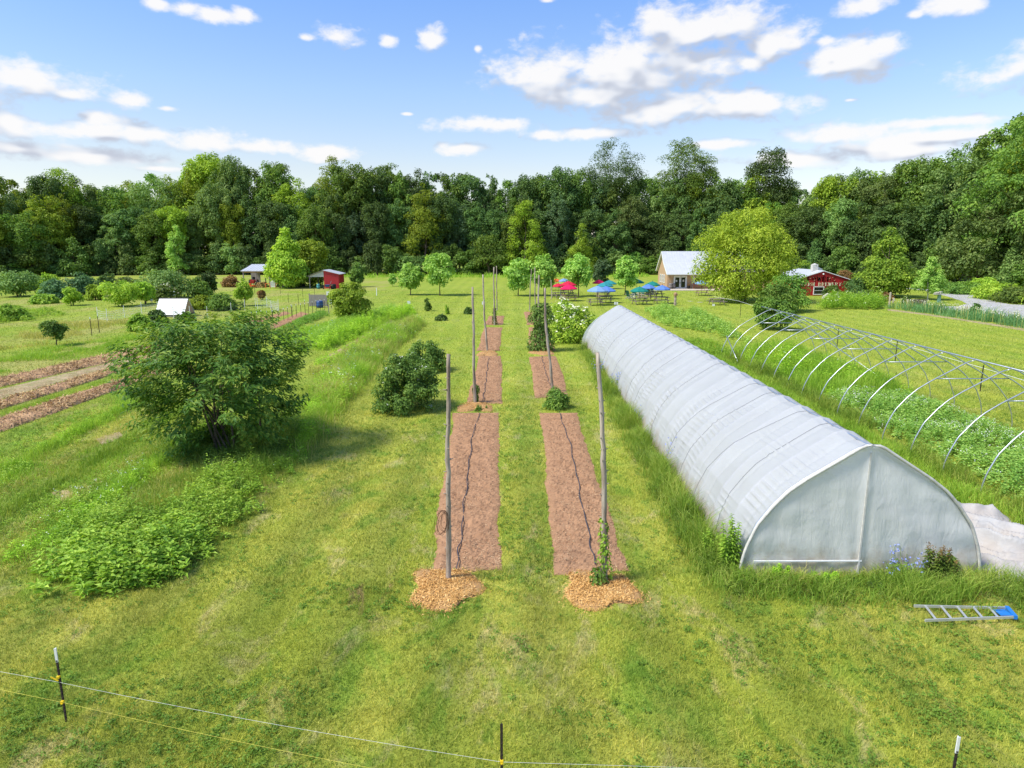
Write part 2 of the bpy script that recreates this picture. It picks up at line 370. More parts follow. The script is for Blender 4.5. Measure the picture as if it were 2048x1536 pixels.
def m_film(name, tr, col, transp, foldscale, bs=.35, dm=.7):
    m = bpy.data.materials.new(name); t = nt(m); tc = N(t, 'ShaderNodeTexCoord'); v = tc.outputs['Object']
    sz = N(t, 'ShaderNodeSeparateXYZ'); L(t, v, sz.inputs[0])
    dirt = math_(t, 'MULTIPLY', smooth(t, math_(t, 'ADD', sz.outputs[2], math_(t, 'MULTIPLY', noise(t, v, 2.2, 5), -1.5)), .05, -.8), dm)
    c = mixc(t, dirt, mixc(t, smooth(t, noise(t, v, .9, 5), .35, .7), tuple(x * .93 for x in col), col), (.50, .36, .23))
    b = N(t, 'ShaderNodeBsdfPrincipled', _i={'Roughness': .48, 'Specular IOR Level': .35}); L(t, c, b.inputs['Base Color'])
    tl = N(t, 'ShaderNodeBsdfTranslucent'); L(t, c, tl.inputs[0]); tp = N(t, 'ShaderNodeBsdfTransparent')
    mp = N(t, 'ShaderNodeMapping'); mp.inputs['Scale'].default_value = foldscale; L(t, v, mp.inputs[0])
    bn = N(t, 'ShaderNodeBump', _i={'Strength': bs, 'Distance': .03}); L(t, noise(t, mp.outputs[0], 2.0, 6, .65, .8), bn.inputs['Height']); L(t, bn.outputs[0], b.inputs['Normal'])
    m1 = N(t, 'ShaderNodeMixShader', _i={0: tr}); L(t, b.outputs[0], m1.inputs[1]); L(t, tl.outputs[0], m1.inputs[2])
    m2 = N(t, 'ShaderNodeMixShader', _i={0: transp}); L(t, m1.outputs[0], m2.inputs[1]); L(t, tp.outputs[0], m2.inputs[2])
    o = N(t, 'ShaderNodeOutputMaterial'); L(t, m2.outputs[0], o.inputs[0]); return m
M['film'] = m_film('plastic_film', .36, (.68, .688, .70), .10, (1.2, 1.2, 3.0))
M['film_end'] = m_film('plastic_film_end', .45, (.95, .955, .95), .12, (3.0, 1.0, .8), .8)
M['tarp'] = m_film('loose_plastic', .15, (.52, .52, .52), .02, (2, 2, 2), 1.0, .35)
def m_net():
    m = bpy.data.materials.new('netting'); t = nt(m)
    b = N(t, 'ShaderNodeBsdfDiffuse'); b.inputs[0].default_value = (.75, .76, .75, 1); tp = N(t, 'ShaderNodeBsdfTransparent')
    mx = N(t, 'ShaderNodeMixShader', _i={0: .0}); L(t, b.outputs[0], mx.inputs[1]); L(t, tp.outputs[0], mx.inputs[2])
    o = N(t, 'ShaderNodeOutputMaterial'); L(t, mx.outputs[0], o.inputs[0]); return m
M['net'] = m_net()

# ================================================================== SETTING
def structure(name, g, mats, smooth_=False, label=None, cat=None):
    o = obj(name, g.mesh(name, mats, smooth_)); return tag(o, label, cat, None, 'structure')
g = Geo(); g.add([[-900, -60, 0], [900, -60, 0], [900, 1200, 0], [-900, 1200, 0]], [[0, 1, 2, 3]])
structure('ground', g, M['ground'], label='grassy farm field spreading to the wood', cat='lawn')

# gravel drive swinging out of the wood on the right
dr = [(1800, 574), (1827, 577), (1878, 580), (1915, 584), (1957, 593), (1985, 602), (2020, 609), (2060, 611), (2300, 618), (2300, 680), (2048, 641), (1943, 626), (1872, 618), (1868, 613), (1915, 613), (1934, 608), (1923, 602), (1895, 593), (1867, 586), (1844, 580.5), (1815, 578)]
g = Geo(); prism(g, gp(*dr), -.05, .03)
structure('gravel_drive', g, M['gravel'], label='pale gravel drive curving out of the wood on the right', cat='driveway')

# ------------------------------------------------------------------ soil beds between the hop poles
def edge_path(p0, p1, rng, n, amp):
    t = np.linspace(0, 1, n)[:, None]; w = np.cumsum(rng.normal(0, 1, n)); w -= np.linspace(w[0], w[-1], n)
    return p0 + (p1 - p0) * t + A([1, 0, 0]) * (w * amp / max(1e-6, np.abs(w).max()))[:, None]
BEDS = []
def soil_bed(name, quad, m, h, label, cat='garden bed', group=None, seed=1, rough=.045, nx=30, ny=None, debris=330, dsize=.055, dbias=1.7):
    rng = np.random.default_rng(seed)
    nl, nr, fr, fl = [A(p) for p in quad]
    Ln = np.linalg.norm(fl - nl); ny = ny or int(min(260, max(30, Ln / .07)))
    lft = edge_path(nl, fl, rng, ny, .10); rgt = edge_path(nr, fr, rng, ny, .10)
    BEDS.append(np.concatenate([lft, rgt[::-1]])[:, :2])
    def fn(u, v):
        iu = np.clip((v * (ny - 1)).round().astype(int), 0, ny - 1)
        P = lft[iu] * (1 - u[..., None]) + rgt[iu] * u[..., None]
        e = np.minimum(np.minimum(u, 1 - u) * 7, np.minimum(v, 1 - v) * ny * .16).clip(0, 1) ** .7
        z = .006 + e * (h + rough * (fbm(P[..., 0] * 5, P[..., 1] * 5, seed) - .5) * 2 + rough * .9 * (fbm(P[..., 0] * 19, P[..., 1] * 19, seed + 9, 3) - .45) * 2)
        jag = (1 - e) * .05
        return P[..., 0] + jag * (vnoise(P[..., 0] * 30, P[..., 1] * 30, 3) - .5), P[..., 1] + jag * (vnoise(P[..., 0] * 30, P[..., 1] * 30, 4) - .5) * 2, np.maximum(z, .005)
    g = Geo(); grid(g, fn, nx, ny)
    if debris:
        k = int(debris * np.linalg.norm(nr - nl) * Ln); u = rng.random(k); v = rng.random(k) ** dbias; X, Y, Z = fn(u, v); Q = np.stack([X, Y, Z + .012], 1); keep = fbm(X * 1.1, Y * .8, seed + 4, 4) + .3 * rng.random(k) > .55; Q = Q[keep]; k = len(Q); z_ = rng.uniform(.5, 1.4, k) * dsize
        leaves(g, Q, A([0, 0, 1.]) + rng.normal(0, .45, (k, 3)), rng.normal(0, 1, (k, 3)), z_, z_ * .22, 1, .05, .05)
    return tag(obj(name, g.mesh(name, [m, M['straw'] if m is M['mulch'] else M['straw_bit']], not debris)), label, cat, group)
gb = 'tilled beds between the poles'
L1 = 'bare brown soil bed %s'
soil_bed('soil_bed', gp((864, 1144), (1003, 1140), (998, 826), (906, 826)), M['soil'], .05, L1 % 'nearest on the left of the grass aisle', group=gb, seed=11)
soil_bed('soil_bed', gp((932, 806), (1004, 808), (1002, 712), (958, 712)), M['soil'], .05, L1 % 'in the left line, behind the second pole', group=gb, seed=12)
soil_bed('soil_bed', gp((953, 702), (1001, 702), (1005, 655), (970, 655)), M['soil'], .05, L1 % 'third back in the left line of beds', group=gb, seed=13)
soil_bed('soil_bed', gp((967, 650), (1005, 650), (1010, 632), (978, 632)), M['soil'], .05, L1 % 'farthest away in the left line of beds', group=gb, seed=14)
soil_bed('soil_bed', gp((1109, 1152), (1258, 1142), (1155, 826), (1078, 826)), M['soil'], .05, L1 % 'nearest on the right, beside the greenhouse lawn', group=gb, seed=15)
soil_bed('soil_bed', gp((1069, 797), (1136, 793), (1111, 712), (1058, 714)), M['soil'], .05, L1 % 'in the right line, behind the leafy bush', group=gb, seed=16)
soil_bed('soil_bed', gp((1061, 705), (1112, 702), (1086, 655), (1057, 655)), M['soil'], .05, L1 % 'under the vine-clad pole in the right line', group=gb, seed=17)
soil_bed('soil_bed', gp((1053, 650), (1084, 650), (1072, 624), (1048, 624)), M['soil'], .05, L1 % 'farthest away in the right line of beds', group=gb, seed=18)
# mulched rows on the far left
gm = 'mulched rows in the old field'
M1 = 'long row of brown shredded mulch, %s'
soil_bed('mulched_row', gp((-150, 791), (-150, 811), (334, 697), (326, 684)), M['mulch'], .12, M1 % 'farthest of the three on the left', 'mulched row', gm, 21, .08, 20, None, 260, .16, 1.0)
soil_bed('mulched_row', gp((-150, 846), (-150, 869), (325, 718), (318, 710)), M['mulch'], .12, M1 % 'middle one above the green grass strip', 'mulched row', gm, 22, .08, 20, None, 260, .16, 1.0)
soil_bed('mulched_row', gp((-150, 885), (-150, 920), (326, 746), (320, 736)), M['mulch'], .12, M1 % 'nearest one below the green grass strip', 'mulched row', gm, 23, .08, 20, None, 260, .16, 1.0)
soil_bed('soil_strip', gp((-150, 815), (-150, 843), (318, 708), (332, 699)), M['soil_pale'], .03, 'pale dry soil strip between two brown mulched rows', 'garden bed', None, 24, .02, 20)
soil_bed('soil_bed', gp((535, 653), (545, 660), (618, 628), (602, 624)), M['soil'], .05, 'narrow reddish soil bed along the row of dark stakes', 'garden bed', None, 25, .03)
soil_bed('soil_bed', gp((490, 645), (500, 651), (583, 627), (570, 623)), M['soil'], .05, 'reddish soil bed behind the row of dark stakes', 'garden bed', None, 26, .03)
for i, (nm, pts, lab) in enumerate([('bare_patch', [(100, 985), (120, 1003), (165, 992), (140, 978)], 'small patch of bare grey soil above the leafy weeds'),
                                    ('bare_patch', [(190, 878), (205, 890), (248, 872), (238, 864)], 'small bare soil patch left of the big pawpaw tree')]):
    soil_bed(nm, gp(*pts), M['soil_pale'], .01, lab, 'bare patch', None, 31 + i, .02, 14, 24)

for i, pts in enumerate([[(636, 750), (650, 758), (806, 652), (798, 647)], [(640, 722), (655, 730), (790, 642), (782, 638)]]):
    soil_bed('soil_strip', gp(*pts), M['soil_pale'], .02, 'thin dry strip between the crop rows right of the pawpaw, ' + ('nearer' if not i else 'farther') + ' one', 'garden bed', None, 41 + i, .02, 12, 80)
# wood-chip mounds
MOUNDS = []
def mound(px, py, wpx, dpy, h, label, n, seed, m='chip'):
    rng = np.random.default_rng(seed); c = G(px, py); rx = WID(wpx, c[1]) / 2; ry = abs(G(px, py - dpy)[1] - G(px, py + dpy)[1]) / 2
    a = rng.uniform(0, 2 * pi, n); r = np.sqrt(rng.random(n)) * (1 + .16 * np.sin(a * 3 + seed) + .12 * np.sin(a * 5 + 2 * seed)); r *= np.where(rng.random(n) < .10, rng.uniform(1.0, 1.35, n), .97)
    sq = 1 / np.maximum(np.abs(np.cos(a)), np.abs(np.sin(a))) ** .45
    x = rx * r * np.cos(a) * sq; y = ry * r * np.sin(a) * sq
    z = h * np.clip(1 - r ** 2, 0, 1) ** .6 + .012
    P = np.stack([x, y, z + rng.uniform(0, .02, n)], 1)
    g = Geo()
    nn = nrm(np.stack([x / rx ** 2 * .3, y / ry ** 2 * .3, np.ones(n)], 1) + rng.normal(0, .45, (n, 3))); d = rng.normal(0, 1, (n, 3))
    leaves(g, P, nn, d, rng.uniform(.025, .08, n), rng.uniform(.010, .022, n), 0, .05, .05)
    k = 28; aa = np.arange(k) * 2 * pi / k
    def fn(u, v):
        q = v * 2 * pi; rr = u * (1 + .16 * np.sin(q * 3 + seed) + .12 * np.sin(q * 5 + 2 * seed)) / np.maximum(np.abs(np.cos(q)), np.abs(np.sin(q))) ** .45 * .97
        return rx * rr * np.cos(q), ry * rr * np.sin(q), .006 + h * np.clip(1 - u ** 2, 0, 1) ** .6
    grid(g, fn, 10, 40, 1)
    MOUNDS.append((c, rx * 1.1, ry * 1.1))
    tag(obj('mulch_mound', g.mesh('mulch_mound', [M[m], M['soil_chip']]), None, c), label, 'mulch mound', 'wood chip mounds at the pole feet')
M['soil_chip'] = mat('chip_bed', (.50, .30, .13), .95, .05, vscale=14, bump=.8, col2=(.32, .18, .08))
mound(890, 1178, 136, 40, .10, 'pale wood chip mound under the nearest left pole', 9000, 1)
mound(1200, 1181, 146, 36, .10, 'pale wood chip mound under the nearest right pole', 9000, 2)
mound(950, 815, 72, 9, .12, 'wood chip heap at the second left pole', 1500, 3)
mound(976, 708, 42, 5, .14, 'wood chip heap at the third left pole', 900, 4)
mound(1085, 705, 48, 5.5, .14, 'wood chip heap at the foot of the vine-clad pole', 900, 5)

# drip hoses
def hose(pts, label):
    P = [G(x, y, .085) for x, y in pts]; P = A(P); t = np.linspace(0, 1, 60); k = np.linspace(0, 1, len(P))
    Q = np.stack([np.interp(t, k, P[:, i]) for i in range(3)], 1); Q[:, 0] += .04 * np.sin(t * 37) * np.sin(t * 11); Q[:, 2] += .02 * np.sin(t * 53)
    g = Geo(); tube(g, Q, .013, 7); o = obj('drip_hose', g.mesh('drip_hose', M['hose'], True)); tag(o, label, 'drip hose', 'black drip hoses lying on the beds')
hose([(913, 1137), (921, 1080), (929, 1000), (937, 935), (943, 880), (958, 826)], 'black drip hose down the nearest left bed')
hose([(1190, 1128), (1178, 1070), (1160, 990), (1150, 930), (1135, 870), (1117, 824)], 'black drip hose down the nearest right bed')
hose([(966, 800), (972, 760), (977, 715)], 'black drip hose on the second left bed')
hose([(1100, 770), (1090, 740), (1083, 712)], 'black drip hose on the second right bed')

# ------------------------------------------------------------------ hop poles
def pole(base, top, label, r, seed, group='tall wooden poles beside the beds', name='wooden_pole', m='pole', stubs=14):
    rng = np.random.default_rng(seed); b = G(*base); H = HZ(top[0], top[1], b[1]); d = ray(*top); tx = d[0] * b[1] / d[1]
    n = 22; t = np.linspace(0, 1, n)[:, None]
    P = A([[0, 0, -.25]]) + t * A([tx - b[0], 0, H + .25]); P[:, :2] += np.cumsum(rng.normal(0, .011, (n, 2)), 0) * np.sin(t * pi)
    rad = r * (1 - .35 * t[:, 0]) * (1 + rng.normal(0, .085, n))
    th = thing(name, label, 'pole', b, group=group)
    g = Geo(); tube(g, P, rad, 10)
    if stubs:
        for i in range(stubs):
            k = rng.integers(2, n - 1); a = rng.uniform(0, 2 * pi); dd = A([cos(a), sin(a), rng.uniform(.1, .6)])
            tube(g, [P[k] + dd * rad[k] * .6, P[k] + dd * (rad[k] + rng.uniform(.02, .07))], [.016, .007], 5)
    part('shaft', g, M[m], th, True)
    return th, b, H, P
p1 = pole((896, 1165), (897, 708), 'tall weathered pole rising from the nearest left wood chip mound', .060, 1, stubs=26)
p2 = pole((1211, 1168), (1195, 705), 'tall leaning weathered pole with hop vine at its foot', .063, 2, stubs=30)
pole((950, 808), (945, 574), 'second pole in the left line of poles', .072, 3)
pole((975, 703), (966, 549), 'third pole in the left line of poles', .07, 4)
pole((989, 650), (988, 534), 'fourth pole in the left line, with greenery climbing it', .075, 5)
pole((994, 621), (993, 532), 'farthest pole in the left line of poles', .07, 6)
pole((1106, 785), (1090, 576), 'leaning pole standing in the leafy bush in the right line', .072, 7)
pole((1082, 704), (1078, 550), 'pole wrapped in dense vine in the right line', .075, 8)
pole((1073, 650), (1070, 535), 'fourth pole in the right line, behind the vine', .07, 9)
pole((1059, 621), (1063, 538), 'farthest pole in the right line of poles', .07, 10)
gl = 'thin pale posts by the picnic lawn'
pole((1103, 599), (1102, 560), 'thin pale post left of the red umbrellas', .07, 11, gl, 'light_post', 'post', 0)
pole((1121, 597), (1121, 563), 'thin pale post in front of the red umbrellas', .06, 12, gl, 'light_post', 'post', 0)
pole((1173, 575), (1173, 541), 'thin pale post standing alone behind the saplings', .07, 13, gl, 'light_post', 'post', 0)
pole((753, 591), (753, 576), 'short white post standing alone on the far lawn', .07, 14, None, 'white_post', 'white', 0)
# rusty coil hung on the near left pole
g = Geo(); rng = np.random.default_rng(5); b = p1[1]
for i in range(7):
    a = np.linspace(0, 2 * pi, 40); R = rng.uniform(.16, .27); q = rng.uniform(-.5, .5); e = rng.uniform(.25, .6)
    P = np.stack([R * e * np.cos(a) * cos(q) - R * np.sin(a) * sin(q) * .4 - .05, -.075 + .03 * np.cos(a + i) * 1.0 - .02, R * np.sin(a) + .02 * np.sin(3 * a + i)], 1)
    P[:, 0] += rng.normal(0, .03); P[:, 2] += rng.normal(0, .03); tube(g, P, .0035, 5, cap=False)
tag(obj('wire_coil', g.mesh('wire_coil', M['rust'], True), None, (b[0] - .02, b[1] - .03, HZ(885, 1040, b[1]))), 'rusty wire coil hung on the nearest left pole', 'wire coil')

# vines on poles
def vine(base, zs, r, n, mkey, label, seed, lean=(0, 0), name='hop_vine', ls=.1, group=None):
    rng = np.random.default_rng(seed); b = G(*base); t = rng.random(n); z = zs[0] + (zs[1] - zs[0]) * t; a = rng.uniform(0, 2 * pi, n)
    k = vnoise(z * 2.3, a * 0, seed); R = r * (.45 + .9 * k) * np.sqrt(rng.uniform(.2, 1, n)); R = R * np.interp(t, [0, .15, .8, 1], [1.1, 1, 1, .5])
    P = np.stack([R * np.cos(a) + lean[0] * z, R * np.sin(a), z], 1); g = Geo()
    leaves(g, P, np.stack([np.cos(a), np.sin(a), rng.uniform(.2, 1, n)], 1) + rng.normal(0, .3, (n, 3)), np.stack([np.cos(a), np.sin(a), -rng.random(n)], 1) + rng.normal(0, .5, (n, 3)), rng.uniform(.7, 1.3, n) * ls, rng.uniform(.6, 1, n) * ls, 0, .1, .2)
    th = thing(name, label, 'vine', b, group=group); part('foliage', g, M[mkey], th)
    g = Geo(); s = np.linspace(0, 1, 40); zz = zs[0] + (zs[1] - zs[0]) * s
    tube(g, np.stack([r * .35 * np.cos(s * 14) + lean[0] * zz, r * .35 * np.sin(s * 14), zz], 1), .012, 5); part('stem', g, M['bark'], th); return th
dx = (ray(1195, 705)[0] * p2[1][1] / ray(1195, 705)[1] - p2[1][0]) / p2[2]
vine((1211, 1168), (.02, 1.5), .14, 260, 'f_weed', 'hop vine climbing the nearest right pole', 1, (dx, 0), ls=.085)
vine((1196, 1176), (0, .45), .16, 160, 'f_mid', 'small hop plant on the right wood chip mound', 2, ls=.085)
vine((952, 806), (0, .85), .2, 240, 'f_mid', 'low vine at the second left pole', 3)
vine((989, 649), (0, 1.5), .28, 300, 'f_mid', 'green vine low on the fourth left pole', 4, ls=.13)
vine((1082, 702.5), (0, 3.2), .75, 2600, 'f_bush', 'dense dark vine bushing out around a right-hand pole', 5, ls=.16)

# ================================================================== GREENHOUSE
PROF = A([(0, 1.0), (.08, .982), (.25, .885), (.5, .745), (.65, .645), (.76, .54), (.885, .39), (.965, .21), (.993, .1), (1.0, 0)])
sarc = np.concatenate([[0], np.cumsum(np.hypot(np.diff(PROF[:, 0] * 2.55), np.diff(PROF[:, 1] * 2.95)))]); sarc /= sarc[-1]
def prof(s):
    """s in [-1,1] from the left foot over the ridge to the right foot, unit half width and unit height"""
    a = np.abs(s); return np.sign(s) * np.interp(a, sarc, PROF[:, 0]), np.interp(a, sarc, PROF[:, 1])
GY0, GY1 = 13.68, 47.6
def gcx(y): k = (y - GY0) / (GY1 - GY0); return 7.51 - .05 * k
def ghw(y): k = (y - GY0) / (GY1 - GY0); return 2.575 - .20 * k
GHH = 2.93
gh = thing('greenhouse', 'long hoop greenhouse wrapped in wrinkled white plastic film', 'greenhouse', (0, 0, 0))
bay = 1.21
def cover(u, v):
    y = GY0 + (GY1 - GY0) * v; s = u * 2 - 1; x, z = prof(s)
    ph = ((y - GY0) / bay) % 1.0; bi = np.floor((y - GY0) / bay)
    sag = (4 * ph * (1 - ph)) ** .8
    side = np.clip(1 - np.abs(np.abs(s) - .52) / .42, 0, 1)
    sl = .032 * sag * (.5 + vnoise(bi * 3.1, s * 2, 5))
    wr = np.sin(s * 150 + 6.0 * vnoise(bi * 1.7, s * 5, 8) + 1.9 * ph * (vnoise(bi, s * 0, 9) - .5) * 4)
    amp = .075 * side * (vnoise(bi * 2.3, s * 3.2, 4) > .36) * np.clip(1.0 - np.abs(ph - vnoise(bi, s * 0, 2)) * 1.5, .05, 1) * (vnoise(s * 60, y * 1.5, 6) * 1.4)
    wr = np.clip(wr, 0, 1) ** 2.5 - .2
    wr2 = .028 * (fbm(y * 1.4, s * 5 + bi, 3, 4) - .5) * (.25 + side)
    fold = .022 * np.exp(-((ph - .5 - .25 * (vnoise(bi * 5, s * 2.2, 12) - .5)) / .05) ** 2) * (vnoise(bi * 7.7, s * 0, 13) > .35)
    off = -sl + amp * wr + wr2 - fold
    hw = ghw(y); nx = x * .9 + 0 * s; nz = np.sqrt(np.clip(1 - np.abs(x) ** 3, .02, 1))
    k = 1 / np.sqrt(nx ** 2 + nz ** 2); ridge_dip = -.035 * sag * np.exp(-(s / .07) ** 2)
    z3 = np.maximum(GHH * z + off * nz * k + ridge_dip, 0)
    return gcx(y) + hw * x + off * nx * k, y + .0 * s, z3
g = Geo(); grid(g, cover, 300, 700); part('film_cover', g, M['film'], gh, True)
def endwall(u, v):
    # u across (-1..1), v up; hung just behind the first hoop
    s = (u * 2 - 1); px_ = np.interp(np.abs(s), np.linspace(0, 1, 50), np.linspace(0, 1, 50)) * np.sign(s)
    zt = np.interp(np.abs(px_), PROF[:, 0], PROF[:, 1])
    z = v * zt * GHH * .985
    y = GY0 - .02 + .05 * np.exp(-(px_ / .03) ** 2) * -1 + .10 * v * (1 - np.abs(px_)) + .03 * np.sin(px_ * 26 + z * 2.0) * (1 - v) ** .5 * .5 + .05 * (fbm(px_ * 5, z * 2, 5) - .5) + .02 * np.sin(z * 9 + px_ * 3) * np.clip(np.abs(px_) * 1.6 - .5, 0, 1)
    y = np.where(v > .985, GY0 + .01, y)
    return gcx(GY0) + ghw(GY0) * .992 * px_, y, z
g = Geo(); grid(g, endwall, 120, 80); part('end_wall', g, M['film_end'], gh, True)
g = Geo(); grid(g, lambda u, v: (endwall(u, v)[0] - .1, GY1 + .0 * u, endwall(u, v)[2] * 1.0), 60, 40); part('end_wall', g, M['film_end'], gh, True, label='far end wall of white plastic')
s = np.linspace(-1, 1, 61); hx, hz = prof(s)
for i in range(int((GY1 - GY0) / bay) + 1):
    y = GY0 + i * bay; g = Geo(); e = .03 if i else .0
    tube(g, np.stack([gcx(y) + (ghw(y) - e) * hx, 0 * hx + y + (.0 if i else .05), (GHH - e) * hz], 1), .021, 6); part('hoop', g, M['steel'], gh, True)
g = Geo(); P = np.stack([gcx(GY0) + (ghw(GY0) + .012) * hx, 0 * hx + GY0 - .035, (GHH + .012) * hz], 1); tube(g, P, .034, 8); part('end_strip', g, M['white_old'], gh, True)
g = Geo(); bar(g, (gcx(GY0) - .06, GY0 - .07, 0), (gcx(GY0), GY0 + .02, GHH - .18), .035, .03); part('center_post', g, M['white_old'], gh)
for zz, x0, x1, w in ((.34, -.9, 0, .03)  ,):
    g = Geo(); c = gcx(GY0); h = ghw(GY0); bar(g, (c + x0 * h, GY0 - .06, zz), (c + x1 * h, GY0 - .06, zz + .01), w, w); part('end_rail', g, M['white'], gh)
g = Geo(); tube(g, [(gcx(y), y, GHH - .05) for y in (GY0, GY1)], .02, 6); part('ridge_pipe', g, M['steel'], gh)
rng = np.random.default_rng(4)
for i in (1, 2, 4, 5, 8, 11, 13, 16, 20, 24):                                  # hold-down ropes laid over the film
    y = GY0 + (i + .5 + rng.uniform(-.15, .15)) * bay; sk = rng.uniform(-1.1, 1.1); ss = np.linspace(-.98, .98, 90); yy = y + sk * np.abs(ss) * np.sign(ss)
    X, Y, Z = cover((ss + 1) / 2, (yy - GY0) / (GY1 - GY0)); g = Geo(); tube(g, np.stack([X * 1.0 + .012 * np.sign(ss) * np.abs(ss), Y, Z + .012], 1), .0045, 4, cap=False); part('rope', g, M['rope'], gh)
GHPOLY = [(4.85, 13.6), (10.15, 13.6), (9.95, 47.7), (5.1, 47.7)]

# ------------------------------------------------------------------ bare hoop-house skeleton
sk = thing('hoop_frame', 'bare galvanised hoop house frame over the white-flowered crop', 'hoop frame', (0, 0, 0))
ys = [15.0 + 1.785 * i for i in range(17)]
for i, y in enumerate(ys):
    k = (y - 15) / 29; cx = 16.42 + .12 * k; hw = 2.98 + .05 * k; hh = 3.0 - .02 * k
    g = Geo(); tube(g, np.stack([cx + hw * hx, 0 * hx + y, hh * hz], 1), .022, 8); part('hoop', g, M['steel'], sk, True)
    g = Geo(); box(g, (cx, y, hh + .02), (.12, .09, .05)); part('ridge_clamp', g, M['steel'], sk)
    if i % 2 == 1:
        g = Geo(); zt = 2.32; xw = np.interp(zt / hh, PROF[::-1, 1], PROF[::-1, 0]) * hw; tube(g, [(cx - xw, y + .03, zt), (cx + xw, y + .03, zt)], .02, 7); part('cross_tie', g, M['steel'], sk, True)
g = Geo(); tube(g, [(16.42, 14.6, 3.03), (16.54, 45.3, 3.01)], .024, 8); part('ridge_pipe', g, M['steel'], sk, True)
for (a, b) in (((13.75, 43.5, 1.3), (13.6, 40.4, .05)), ((19.1, 43.5, 1.7), (19.45, 35.0, .1))):
    g = Geo(); tube(g, [a, b], .024, 7); part('brace', g, M['steel'], sk, True)

# loose plastic heap by the greenhouse corner
def tarp(u, v):
    x = 10.2 + 2.6 * u; y = 12.9 + 4.3 * v + .6 * (1 - u) ; e = (np.minimum(np.minimum(u, 1 - u), np.minimum(v, 1 - v)) * 6).clip(0, 1)
    q_ = (x * .8 + y) * .9 + 1.6 * fbm(x * .8, y * .8, 5, 3); r = np.abs(np.sin(q_ * 2.3)); r2 = np.abs(np.sin(q_ * 6.1 + 3 * fbm(x * 1.5, y * 1.5, 6, 3))); z = .06 * e + .02 + e * (.34 * (1 - r) ** 1.5 + .15 * (1 - r2) ** 2 + .10 * fbm(x * 1.3, y * 1.3, 8, 3))
    k = (fbm(u * 5 + 3, v * 5, 9) - .5) * .9 * (1 - e)
    return x + k, y + k, z
g = Geo(); grid(g, tarp, 110, 110); tag(obj('plastic_sheet', g.mesh('plastic_sheet', M['tarp'], True)), 'crumpled heap of dirty white plastic beside the greenhouse corner', 'plastic sheet')

# ladder in the grass
a0, a1 = G(1850, 1241, .12), G(2032, 1234, .12); b0, b1 = G(1828, 1212, .12), G(2016, 1216, .12)
th = thing('ladder', 'aluminium ladder with blue top lying in the grass', 'ladder', (a0 + b0) / 2 * A([1, 1, 0]))
O = (a0 + b0) / 2 * A([1, 1, 0])
for p, q in ((a0, a1), (b0, b1)):
    g = Geo(); bar(g, p - O, q - O, .022, .05); part('rail', g, M['alu'], th)
for t in (.10, .27, .44, .61, .78):
    g = Geo(); bar(g, a0 + (a1 - a0) * (t + .02) - O + A([0, 0, .01]), b0 + (b1 - b0) * (t + .02) - O + A([0, 0, .01]), .04, .016); part('rung', g, M['alu'], th)
def lp(t, s): return (a0 + (a1 - a0) * t) * (1 - s) + (b0 + (b1 - b0) * t) * s - O
g = Geo(); bar(g, lp(.99, -.06), lp(.99, 1.06), .07, .07); bar(g, lp(.84, .5), lp(.96, .5), .22, .012); part('top_cap', g, M['blue'], th)

# ------------------------------------------------------------------ foreground wire fence
fg = 'steel stakes of the foreground wire fence'
def tpost(x, y, H, lean, tip, label, ties, group=fg, sc=1.0):
    th = thing('fence_post', label, 'fence post', (x, y, 0), group=group); w = .034 * sc
    g = Geo(); top = A([lean, 0, H]); bar(g, (0, 0, -.2), top * (1 - .22 / H if tip else 1), w, .008 * sc); bar(g, (0, w * .35, -.2), top * (1 - .22 / H if tip else 1) + A([0, w * .35, 0]), .008 * sc, w * .7)
    for i in range(14): box(g, (lean * i / 16, -.009, H * i / 16 + .03), (.02 * sc, .012, .018))
    part('stake', g, M['tpost'], th)
    if tip:
        g = Geo(); bar(g, top * (1 - .22 / H), top, w * 1.08, .012); bar(g, top * (1 - .22 / H) + A([0, w * .35, 0]), top + A([0, w * .35, 0]), .012, w * .75); part('painted_tip', g, M['white'], th)
    for z, dx in ties:
        g = Geo(); c = A([lean * z / H, -.02, z]); box(g, c, (.042, .04, .032)); box(g, c + A([dx / 2, -.02, -.02]), (abs(dx) + .025, .014, .016), ry=.55 if dx < 0 else 0); part('insulator', g, M['yellow'], th)
    return th
bL = G(133, 1444); HL = HZ(110, 1297, bL[1]); lL = ray(110, 1297)[0] * bL[1] / ray(110, 1297)[1] - bL[0]
pc = G(1003, 1448, HL); pr = G(1915, 1474, HL)
zy, zw = .30 * HL + .05, .60 * HL + .04
tpost(bL[0], bL[1], HL, lL, True, 'brown steel stake with white tip and yellow insulators', [(HZ(123, 1402, bL[1]), .0), (HZ(117, 1352, bL[1]), -.10)])
tpost(pc[0], pc[1], HL, .0, False, 'dark steel stake without white tip, by the bottom edge', [(HL * .58, .0)])
tpost(pr[0], pr[1], HL, .02, True, 'white-tipped steel stake in the lower right of the lawn', [(HL * .62, .0)])
def fwire(z0, z1, m, label):
    P0 = A([bL[0], bL[1] - .03, z0]); P1 = A([pc[0], pc[1] - .03, z1]); P2 = A([pr[0], pr[1] - .03, z1]); Pm = P0 + (P0 - P1) * .6
    Q = [Pm, P0]
    for t in np.linspace(0, 1, 14)[1:]: Q.append(P0 + (P1 - P0) * t - A([0, 0, .05 * 4 * t * (1 - t)]))
    Q += [P2]; g = Geo(); tube(g, Q, .0019, 5); tag(obj('fence_wire', g.mesh('fence_wire', m, True)), label, 'fence wire')
fwire(HZ(115, 1362, bL[1]), HL * .58, M['wire_w'], 'upper white wire strung along the foreground stakes')
fwire(HZ(123, 1402, bL[1]), HL * .22, M['wire_y'], 'lower yellow wire strung along the foreground stakes')

